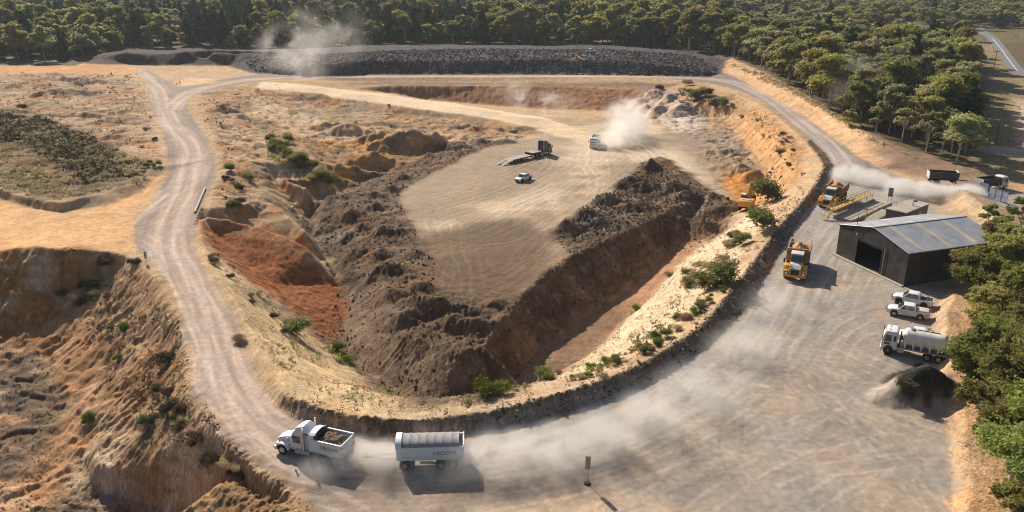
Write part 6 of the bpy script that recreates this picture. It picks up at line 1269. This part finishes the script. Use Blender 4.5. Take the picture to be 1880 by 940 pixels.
# ------------------------------------------------------------------ weighbridge, office and small things round the gate
wb = empty('weighbridge', 'raised truck weighbridge platform with yellow handrails and end stairs', 'weighbridge'); a = Vector((*P(1548,405), 0)); b = Vector((*P(1618,374), 0)); dW = b-a; LW = dW.length; put(wb, a.x, a.y, math.atan2(dW.y, dW.x))
CONC = plain('pale_dusty_concrete', (.40,.34,.27), .95, noise_amt=.3); YR = plain('yellow_rail_paint', (.60,.38,.10), .6, noise_amt=.3)
MB().box(0, LW, -1.6, 1.4, .0, .42, bev=.04).build('weigh_deck', CONC, wb); MB().box(-.2, LW+.2, 1.4, 1.8, 0, .7).box(-.2, LW+.2, -2.0, -1.6, 0, .7).build('side_beam', CONC, wb)
MB().box(0, LW, 1.8, 2.9, 1.55, 1.65).build('walkway', YR, wb)
def rail(o, x0, x1, y_, z0_, z1_, n, name='handrail'):
    m = MB(); zz = lambda q: z0_+(z1_-z0_)*(q-x0)/(x1-x0)
    for i in range(n+1): q = x0+(x1-x0)*i/n; m.bar((q,y_,zz(q)), (q,y_,zz(q)+1.1), .035)
    m.bar((x0,y_,zz(x0)+1.1), (x1,y_,zz(x1)+1.1), .04); m.bar((x0,y_,zz(x0)+.55), (x1,y_,zz(x1)+.55), .03); return m.build(name, YR, o)
rail(wb, 0, LW, 1.85, 1.65, 1.65, 12); rail(wb, 0, LW, 2.85, 1.65, 1.65, 12); rail(wb, -2.6, 0, 1.85, .05, 1.65, 3, 'stair_rail'); rail(wb, -2.6, 0, 2.85, .05, 1.65, 3, 'stair_rail')
m = MB(); 
for i in range(8): m.box(-2.6+i*.33, -2.25+i*.33, 1.9, 2.8, .15+i*.19, .2+i*.19)
m.build('stairs', YR, wb); m = MB()
for i in range(7): q = LW*i/6; m.bar((q, 1.95, 0), (q, 1.95, 1.55), .05); m.bar((q, 2.8, 0), (q, 2.8, 1.55), .05)
for i in range(6): q = LW*i/6; m.bar((q, 1.95, .1), (q+LW/6, 1.95, 1.5), .03)
m.build('walkway_frame', YR, wb)
wb2 = empty('ramp', 'pale concrete access ramp beside the weighbridge office', 'ramp'); a = Vector((*P(1590,408), 0)); b = Vector((*P(1628,394), 0)); put(wb2, a.x, a.y, math.atan2((b-a).y, (b-a).x)); MB().prism([(0,0),((b-a).length,0),((b-a).length,.9),(0,.1)], -1.0, 1.0).build('ramp_slab', CONC, wb2); rail(wb2, 0, (b-a).length, 1.0, .1, .9, 4)
c1, c2, c3, c4 = [Vector((*P(*q, 3.2), 0)) for q in ((1627.8,381.3),(1663.5,390.3),(1705.4,373.5),(1673,361.5))]
of = empty('site_office', 'flat roofed portable site office with a dusty tan roof', 'site office'); ax_ = (c3-c2); OL = ax_.length; OWd = (c1-c2).length*.95; yo = math.atan2(ax_.y, ax_.x); put(of, c2.x, c2.y, yo)
GW = corr('dark_office_wall', (.12,.11,.10), .3, .6, 0); MB().box(0, OL, 0, OWd, .3, 3.05).build('wall', GW, of); MB().box(-.15, OL+.15, -.15, OWd+.15, 3.05, 3.2).build('roof', plain('dusty_roof', (.40,.34,.28), .85, noise_amt=.2, nscale=.5), of)
for k in (1.2, 3.6): MB().box(OL*k/6, OL*k/6+1.2, -.03, 0, 1.3, 2.2).build('window', GLASS, of)
MB().box(-.03, 0, .5, 1.3, .3, 2.3).build('door', TRIM, of); MB().cyl(OL*.62, OWd*.4, 3.75, .16, 1.0, 'z', 10).build('roof_vent', plain('vent_white', (.7,.72,.75), .4), of, True); MB().box(OL*.9, OL*.96, OWd*.55, OWd*.75, 3.2, 3.35).build('aircon', CHASS, of)
m = MB(); m.bar((-1.2,-.1,1.35), (-1.2,OWd,1.35), .04).bar((-1.2,-.1,.8), (-1.2,OWd,.8), .03)
for k in range(4): m.bar((-1.2, OWd*k/3, .2), (-1.2, OWd*k/3, 1.35), .03)
m.build('landing_rail', STEEL, of); MB().box(-1.25, 0, -.1, OWd, .15, .3).build('landing', CHASS, of)
tl_ = empty('traffic_light_post', 'grey post with a crossbar between the weighbridge and shed roof', 'post'); x_, y_ = P(1587,412); put(tl_, x_, y_, .3); MB().bar((0,0,0), (0,0,3.0), .05).build('pole', STEEL, tl_); MB().box(-.9, .9, -.06, .06, 2.75, 2.9).box(-.15, .15, -.1, .1, 2.9, 3.3).build('crossbar', STEEL, tl_)
sg = empty('sign', 'tall grey-green sign board on posts past the weighbridge', 'sign'); x_, y_ = P(1633,369); put(sg, x_, y_, R(60)); MB().bar((0,-.3,0), (0,-.3,2.6), .04).bar((0,.3,0), (0,.3,2.6), .04).build('pole', STEEL, sg); MB().box(-.03, .03, -.45, .45, .9, 2.7, bev=.01).build('board', plain('sign_green_grey', (.16,.19,.17), .6), sg)
sg = empty('sign', 'plain backed double panel sign on one post at the bottom of the yard', 'sign'); x_, y_ = P(1078,888); put(sg, x_, y_, R(8)); MB().bar((0,0,0), (0,0,2.9), .03).build('pole', STEEL, sg)
SB = plain('sign_back', (.34,.27,.21), .6, noise_amt=.2); MB().box(-.24, -.03, -.02, .02, 1.55, 2.95, bev=.008).build('panel', SB, sg); MB().box(.03, .24, -.02, .02, 1.5, 2.9, bev=.008).build('panel', SB, sg); MB().cyl(0, 0, .08, .35, .16, 'z', 12, .25).build('base', CHASS, sg)
BLUE = plain('sign_blue', (.08,.12,.42), .5); SGW = plain('sign_white', (.62,.64,.78), .5)
for (q, l) in (((269,483), 'narrow white and blue guide sign at the left haul road edge'), ((331,158), 'narrow white and blue guide sign at the far road junction')):
    sg = empty('sign', l, 'sign', 'white and blue guide signs'); x_, y_ = P(*q); put(sg, x_, y_, R(4)); MB().bar((0,.05,0), (0,.05,1.9), .03).build('pole', STEEL, sg); b_ = MB().box(-.22, .22, -.02, .02, .75, 2.0, bev=.01).build('board', SGW, sg)
    MB().box(-.14, .14, -.03, -.021, 1.62, 1.86).build('marking', BLUE, sg); MB().box(-.13, .13, -.03, -.021, 1.2, 1.5).build('marking', BLUE, sg); MB().box(-.08, .14, -.03, -.021, .85, 1.08).build('marking', BLUE, sg)
x_, y_ = P(325,155); cn = MB().cyl(0, 0, .3, .3, .6, 'z', 10, .12).build('marker_cone', ORG); put(cn, x_, y_, 0); tag(cn, 'small orange marker cone beside the far guide sign', 'cone')
a, b = P(377,347), P(358,391); lg = MB().cyl(0, 0, .22, .22, math.dist(a, b), 'x', 12, .2).build('log', plain('pale_log', (.50,.40,.28), .8, noise_amt=.3)); put(lg, (a[0]+b[0])/2, (a[1]+b[1])/2, math.atan2(a[1]-b[1], a[0]-b[0])); tag(lg, 'long pale log lying along the inner edge of the left haul road', 'log')

# gate leaves and fence
GP = plain('gate_frame_blue_grey', (.20,.24,.33), .5); MESH_ = plain('gate_sheet', (.30,.34,.42), .6, noise_amt=.2)
for (q0, q1, l, n) in (((1796,358),(1811,362), 'smaller blue-grey sheeted gate leaf beside the exit', 1), ((1813,366),(1847,377), 'larger blue-grey sheeted gate leaf with a cross braced frame', 3)):
    a, b = P(*q0), P(*q1); g = empty('gate', l, 'gate', 'blue grey gate leaves'); put(g, a[0], a[1], math.atan2(b[1]-a[1], b[0]-a[0])); GL = math.dist(a, b)
    MB().box(0, GL, -.02, .02, .1, 2.0).build('sheet', MESH_, g); m = MB()
    for k in range(n+1): m.bar((GL*k/n, -.03, 0), (GL*k/n, -.03, 2.2), .05)
    m.bar((0,-.03,2.05), (GL,-.03,2.05), .04); m.bar((0,-.03,1.0), (GL,-.03,1.0), .035); m.bar((0,-.03,.12), (GL,-.03,.12), .04); m.build('frame', GP, g)
g = empty('gate', 'open white rail gate leaf standing in the dust beside the exit truck', 'gate'); x_, y_ = P(1781,352); put(g, x_, y_, R(120)); MB().tube([(0,0,0),(0,0,1.7),(3,0,1.7),(3,0,.3),(0,0,.3)], .04).bar((0,0,1), (3,0,1), .03).build('frame', plain('white_rail', (.6,.58,.55), .6), g)
def post(px, py, h, l, mat, r=.07, nm='post'):
    x_, y_ = P(px, py); o = MB().cyl(0, 0, h/2, r, h, 'z', 8).build(nm, mat); put(o, x_, y_, 0, 0); tag(o, l, 'post')
post(1868, 264, 1.1, 'short white guide post on the verge by the side track', plain('guide_post_white', (.7,.7,.68), .6), .09, 'guide_post')
WOOD = plain('weathered_pole_wood', (.17,.13,.10), .9, noise_amt=.4)
for q, top, l in (((1829,258), 9.5, 'nearer timber power pole with a crossarm on the road verge'), ((1822,137), 10.5, 'farther timber power pole with a crossarm beside the sealed road')):
    pp = empty('power_pole', l, 'power pole', 'timber power poles'); x_, y_ = P(*q); put(pp, x_, y_, R(5), 0); MB().cyl(0, 0, top/2, .17, top, 'z', 10, .11).build('pole', WOOD, pp, True); MB().box(-1.3, 1.3, -.07, .07, top-.9, top-.72).build('crossarm', WOOD, pp)
    for k in (-1.2, -.5, .5, 1.2): MB().cyl(k, 0, top-.62, .06, .2, 'z', 8).build('insulator', plain('insulator_white', (.6,.6,.6), .3), pp)
fn = empty('fence', 'post and wire fence along the roadside verge by the side track', 'fence'); a, b = Vector((*P(1800,262), 0)), Vector((*P(1880,266), 0)); 
for i in range(9): q = a+(b-a)*i/8; MB().cyl(q.x, q.y, .6, .06, 1.2, 'z', 6).build('post', WOOD, fn)
MB().bar((a.x,a.y,1.1), (b.x,b.y,1.1), .012).bar((a.x,a.y,.7), (b.x,b.y,.7), .012).build('wire', STEEL, fn)
# fallen branch on the right bank
x_, y_ = hit(1781, 818); br2 = MB().tube([(0,0,.1),(.5,.3,.2),(1.0,.5,.15)], .06).tube([(.5,.3,.2),(.4,.8,.3)], .04).build('branch', plain('bleached_wood', (.55,.52,.48), .8)); put(br2, x_, y_, 2.2); tag(br2, 'short bleached branch lying on the sandy right bank', 'branch')
# sealed road with lines
def ribbon(name, L_pts, R_pts, z_, mat, n=60, **k):
    a = smooth_path([P(*q) for q in L_pts], n); b = smooth_path([P(*q) for q in R_pts], n); t = np.linspace(0, 1, 7)[None, :, None]; g_ = a[:, None]*(1-t)+b[:, None]*t; zz = np.full((n, 7), z_)
    if name == 'sealed_road': zz = zz+0
    fi_ = (np.arange(n-1)[:, None]*7+np.arange(6)).ravel(); o = np_mesh(name, np.concatenate([g_, zz[..., None]], 2).reshape(-1, 3), np.stack([fi_, fi_+1, fi_+8, fi_+7], 1), mat); tag(o, **k); return o
ASPH = plain('weathered_asphalt', (.17,.17,.175), .9, noise_amt=.15, nscale=.4)
Lr = [(1790,50),(1797,61),(1812,72),(1828,92),(1840,112),(1855,133),(1876,152),(1915,180),(2000,240)]; Rr = [(1803,48),(1812,58),(1832,72),(1848,90),(1862,108),(1880,130),(1910,150),(1960,182),(2060,240)]
rd = ribbon('sealed_road', Lr, Rr, .32, ASPH, kind='structure')
mkx = lambda f0: [(l[0]*(1-f0)+r[0]*f0, l[1]*(1-f0)+r[1]*f0) for l, r in zip(Lr, Rr)]
ribbon('road_marking', mkx(.47)[2:6], mkx(.53)[2:6], .345, plain('line_white', (.7,.7,.68), .7), kind='structure')
# far houses
def house(px, py, L0, W0, H0, yaw_, roofm, l):
    h = empty('house', l, 'house'); x_, y_ = P(px, py); put(h, x_, y_, yaw_, float(FARH(np.array([x_]), np.array([y_]))[0])); MB().box(0, L0, 0, W0, 0, H0).build('wall', plain('pale_house_wall', (.5,.46,.4), .8), h); MB().prism([(-.5,H0),(W0+.5,H0),(W0/2,H0+1.8)], 0, 1)
    m = MB(); m.quad((-.5,-.6,H0), (L0+.5,-.6,H0), (L0+.5,W0/2,H0+1.9), (-.5,W0/2,H0+1.9)); m.quad((-.5,W0+.6,H0), (L0+.5,W0+.6,H0), (L0+.5,W0/2,H0+1.9), (-.5,W0/2,H0+1.9)); m.quad((-.3,0,H0), (-.3,W0,H0), (-.3,W0/2,H0+1.85)) if False else None; m.build('roof', roofm, h)
    for k in (.2, .6): MB().box(L0*k, L0*k+1.6, -.04, 0, 1, 2.2).build('window', GLASS, h)
WR = plain('white_roof', (.75,.75,.74), .5); GR = plain('grey_roof', (.38,.40,.42), .5)
house(1694, 62, 14, 7, 3.2, R(-6), WR, 'long low white roofed house among trees near the sealed road'); house(1670, 57, 6, 6, 4, R(50), WR, 'small white gabled outbuilding left of the long white roofed house')
house(822, 37, 12, 8, 3, R(5), GR, 'distant pale roofed house glimpsed in the forest gap'); house(842, 14, 12, 8, 3, R(-5), WR, 'most distant pale house at the top of the forest gap'); house(420, 12, 30, 12, 4, R(0), GR, 'long far shed beyond the forest at top left')

# ------------------------------------------------------------------ dust in the air
def dust(name, pts_, r0, r1, dens, label, zoff=.3, stretch=.5, seed=0, thr=.37, nsc=.30, colr=(.98,.95,.91), rise=.55):
    """one drifting plume: a chain of swelling puffs merged into a smooth hull, with a noisy interior"""
    a = np.array([(p[0], p[1], p[2]) for p in pts_]); lo = a.min(0)-r1*1.2; hi = a.max(0)+r1*1.2
    m = bpy.data.materials.new(name); m.use_nodes = True; nt = m.node_tree; N = nt.nodes; L = nt.links; N.remove(N['Principled BSDF']); out = N['Material Output']
    v = N.new('ShaderNodeVolumePrincipled'); v.inputs['Color'].default_value = (*colr, 1); v.inputs['Anisotropy'].default_value = .35; L.new(v.outputs[0], out.inputs['Volume'])
    ge = N.new('ShaderNodeNewGeometry'); dsum = None
    for i, p in enumerate(a):
        r = r0+(r1-r0)*i/max(1, len(a)-1)
        d = N.new('ShaderNodeVectorMath'); d.operation = 'SUBTRACT'; L.new(ge.outputs['Position'], d.inputs[0]); d.inputs[1].default_value = tuple(p)
        sc_ = N.new('ShaderNodeVectorMath'); sc_.operation = 'MULTIPLY'; L.new(d.outputs[0], sc_.inputs[0]); sc_.inputs[1].default_value = (1/r, 1/r, 1/(r*rise))
        ln = N.new('ShaderNodeVectorMath'); ln.operation = 'LENGTH'; L.new(sc_.outputs[0], ln.inputs[0])
        mr_ = N.new('ShaderNodeMapRange'); mr_.interpolation_type = 'SMOOTHSTEP'; mr_.inputs[1].default_value = 0; mr_.inputs[2].default_value = 1; mr_.inputs[3].default_value = 1-.6*i/max(1, len(a)); mr_.inputs[4].default_value = 0; L.new(ln.outputs['Value'], mr_.inputs[0])
        if dsum is None: dsum = mr_.outputs[0]
        else: mx = N.new('ShaderNodeMath'); mx.operation = 'MAXIMUM'; L.new(dsum, mx.inputs[0]); L.new(mr_.outputs[0], mx.inputs[1]); dsum = mx.outputs[0]
    n = N.new('ShaderNodeTexNoise'); n.inputs['Scale'].default_value = nsc; n.inputs['Detail'].default_value = 4; n.inputs['Roughness'].default_value = .6; n.inputs['Distortion'].default_value = .6; L.new(ge.outputs['Position'], n.inputs['Vector'])
    nr = N.new('ShaderNodeMapRange'); nr.inputs[1].default_value = thr; nr.inputs[2].default_value = thr+.25; nr.inputs[3].default_value = .0; nr.inputs[4].default_value = 1; L.new(n.outputs[0], nr.inputs[0])
    mu = N.new('ShaderNodeMath'); mu.operation = 'MULTIPLY'; L.new(dsum, mu.inputs[0]); L.new(nr.outputs[0], mu.inputs[1]); m3 = N.new('ShaderNodeMath'); m3.operation = 'MULTIPLY'; L.new(mu.outputs[0], m3.inputs[0]); m3.inputs[1].default_value = dens; L.new(m3.outputs[0], v.inputs['Density'])
    lo[2] = max(lo[2], a[:, 2].min()-r1*rise); hi[2] = a[:, 2].max()+r1*rise
    o = MB().box(lo[0], hi[0], lo[1], hi[1], lo[2], hi[2]).build('dust_cloud', m); tag(o, label, 'dust cloud', 'dust raised by the trucks', kind='stuff'); return o
def q3(px, py, z_): return (*P(px, py, z_), z_)
dust('dust_truck', [q3(650,835,1.2), q3(700,838,1.3), q3(590,862,.4)], 3.2, 3.0, 1.4, 'pale dust between the bonneted tipper and its trailer', seed=1)
dust('dust_trailer', [q3(865,838,1.2), q3(905,835,1.5), q3(960,830,1.6), q3(1030,820,1.6), q3(1110,800,1.5), q3(1200,765,1.4)], 3.6, 5.2, 1.25, 'long dust plume behind the covered trailer')
dust('dust_trailer_low', [q3(780,865,.5), q3(830,870,.5), q3(740,868,.4), q3(700,865,.4)], 2.6, 2.6, .4, 'thin low dust below the covered trailer')
dust('dust_road', [q3(1290,720,1), q3(1370,640,1), q3(1420,560,1)], 7, 6, .32, 'thin haze of dust hanging over the haul road in the yard')
dust('dust_exit', [q3(1780,352,1.2), q3(1740,352,1.4), q3(1700,350,1.5), q3(1655,345,1.4), q3(1600,330,1.2), q3(1560,320,1.2)], 3.6, 5.0, 3.2, 'bright dust plume behind the truck at the exit')
dust('dust_pit', [q3(1102,262,-3.6), q3(1125,258,-3), q3(1150,250,-2.5), q3(1160,235,-1.5), q3(1150,215,0)], 4.2, 9, .75, 'bright dust billowing behind the white tipper on the pit floor', rise=.8)
dust('dust_far', [q3(560,140,1), q3(575,125,4), q3(560,110,9), q3(520,90,14), q3(560,70,19), q3(620,60,20)], 8, 17, .11, 'tall dust cloud drifting up in front of the far forest', nsc=.09, rise=.9, thr=.45)
dust('dust_wall', [q3(1010,190,-1), q3(950,180,2), q3(1040,200,-2), q3(940,160,5)], 8, 9, .14, 'faint dust wisps in front of the back pit wall', nsc=.16, rise=.8, thr=.47)
dust('dust_left', [q3(500,200,0), q3(580,210,0), q3(660,215,-1)], 9, 12, .06, 'thin dust veil over the upper left pit terraces', nsc=.12, rise=.5, thr=.45)
dust('dust_ridge', [q3(1560,170,9), q3(1580,130,13)], 9, 10, .05, 'faint dust drifting among the roadside trees', nsc=.12, rise=.7)
# ------------------------------------------------------------------ air
hz_ = bpy.data.materials.new('haze'); hz_.use_nodes = True; nt = hz_.node_tree; nt.nodes.remove(nt.nodes['Principled BSDF']); vv = nt.nodes.new('ShaderNodeVolumePrincipled'); vv.inputs['Density'].default_value = .00008; vv.inputs['Color'].default_value = (.80,.88,1.0,1); vv.inputs['Anisotropy'].default_value = .2
nt.links.new(vv.outputs[0], nt.nodes['Material Output'].inputs['Volume'])
tag(MB().box(-7000, 7000, -60, 6500, -15, 90).build('haze', hz_), 'thin blue haze over the far forest', 'haze', kind='stuff')
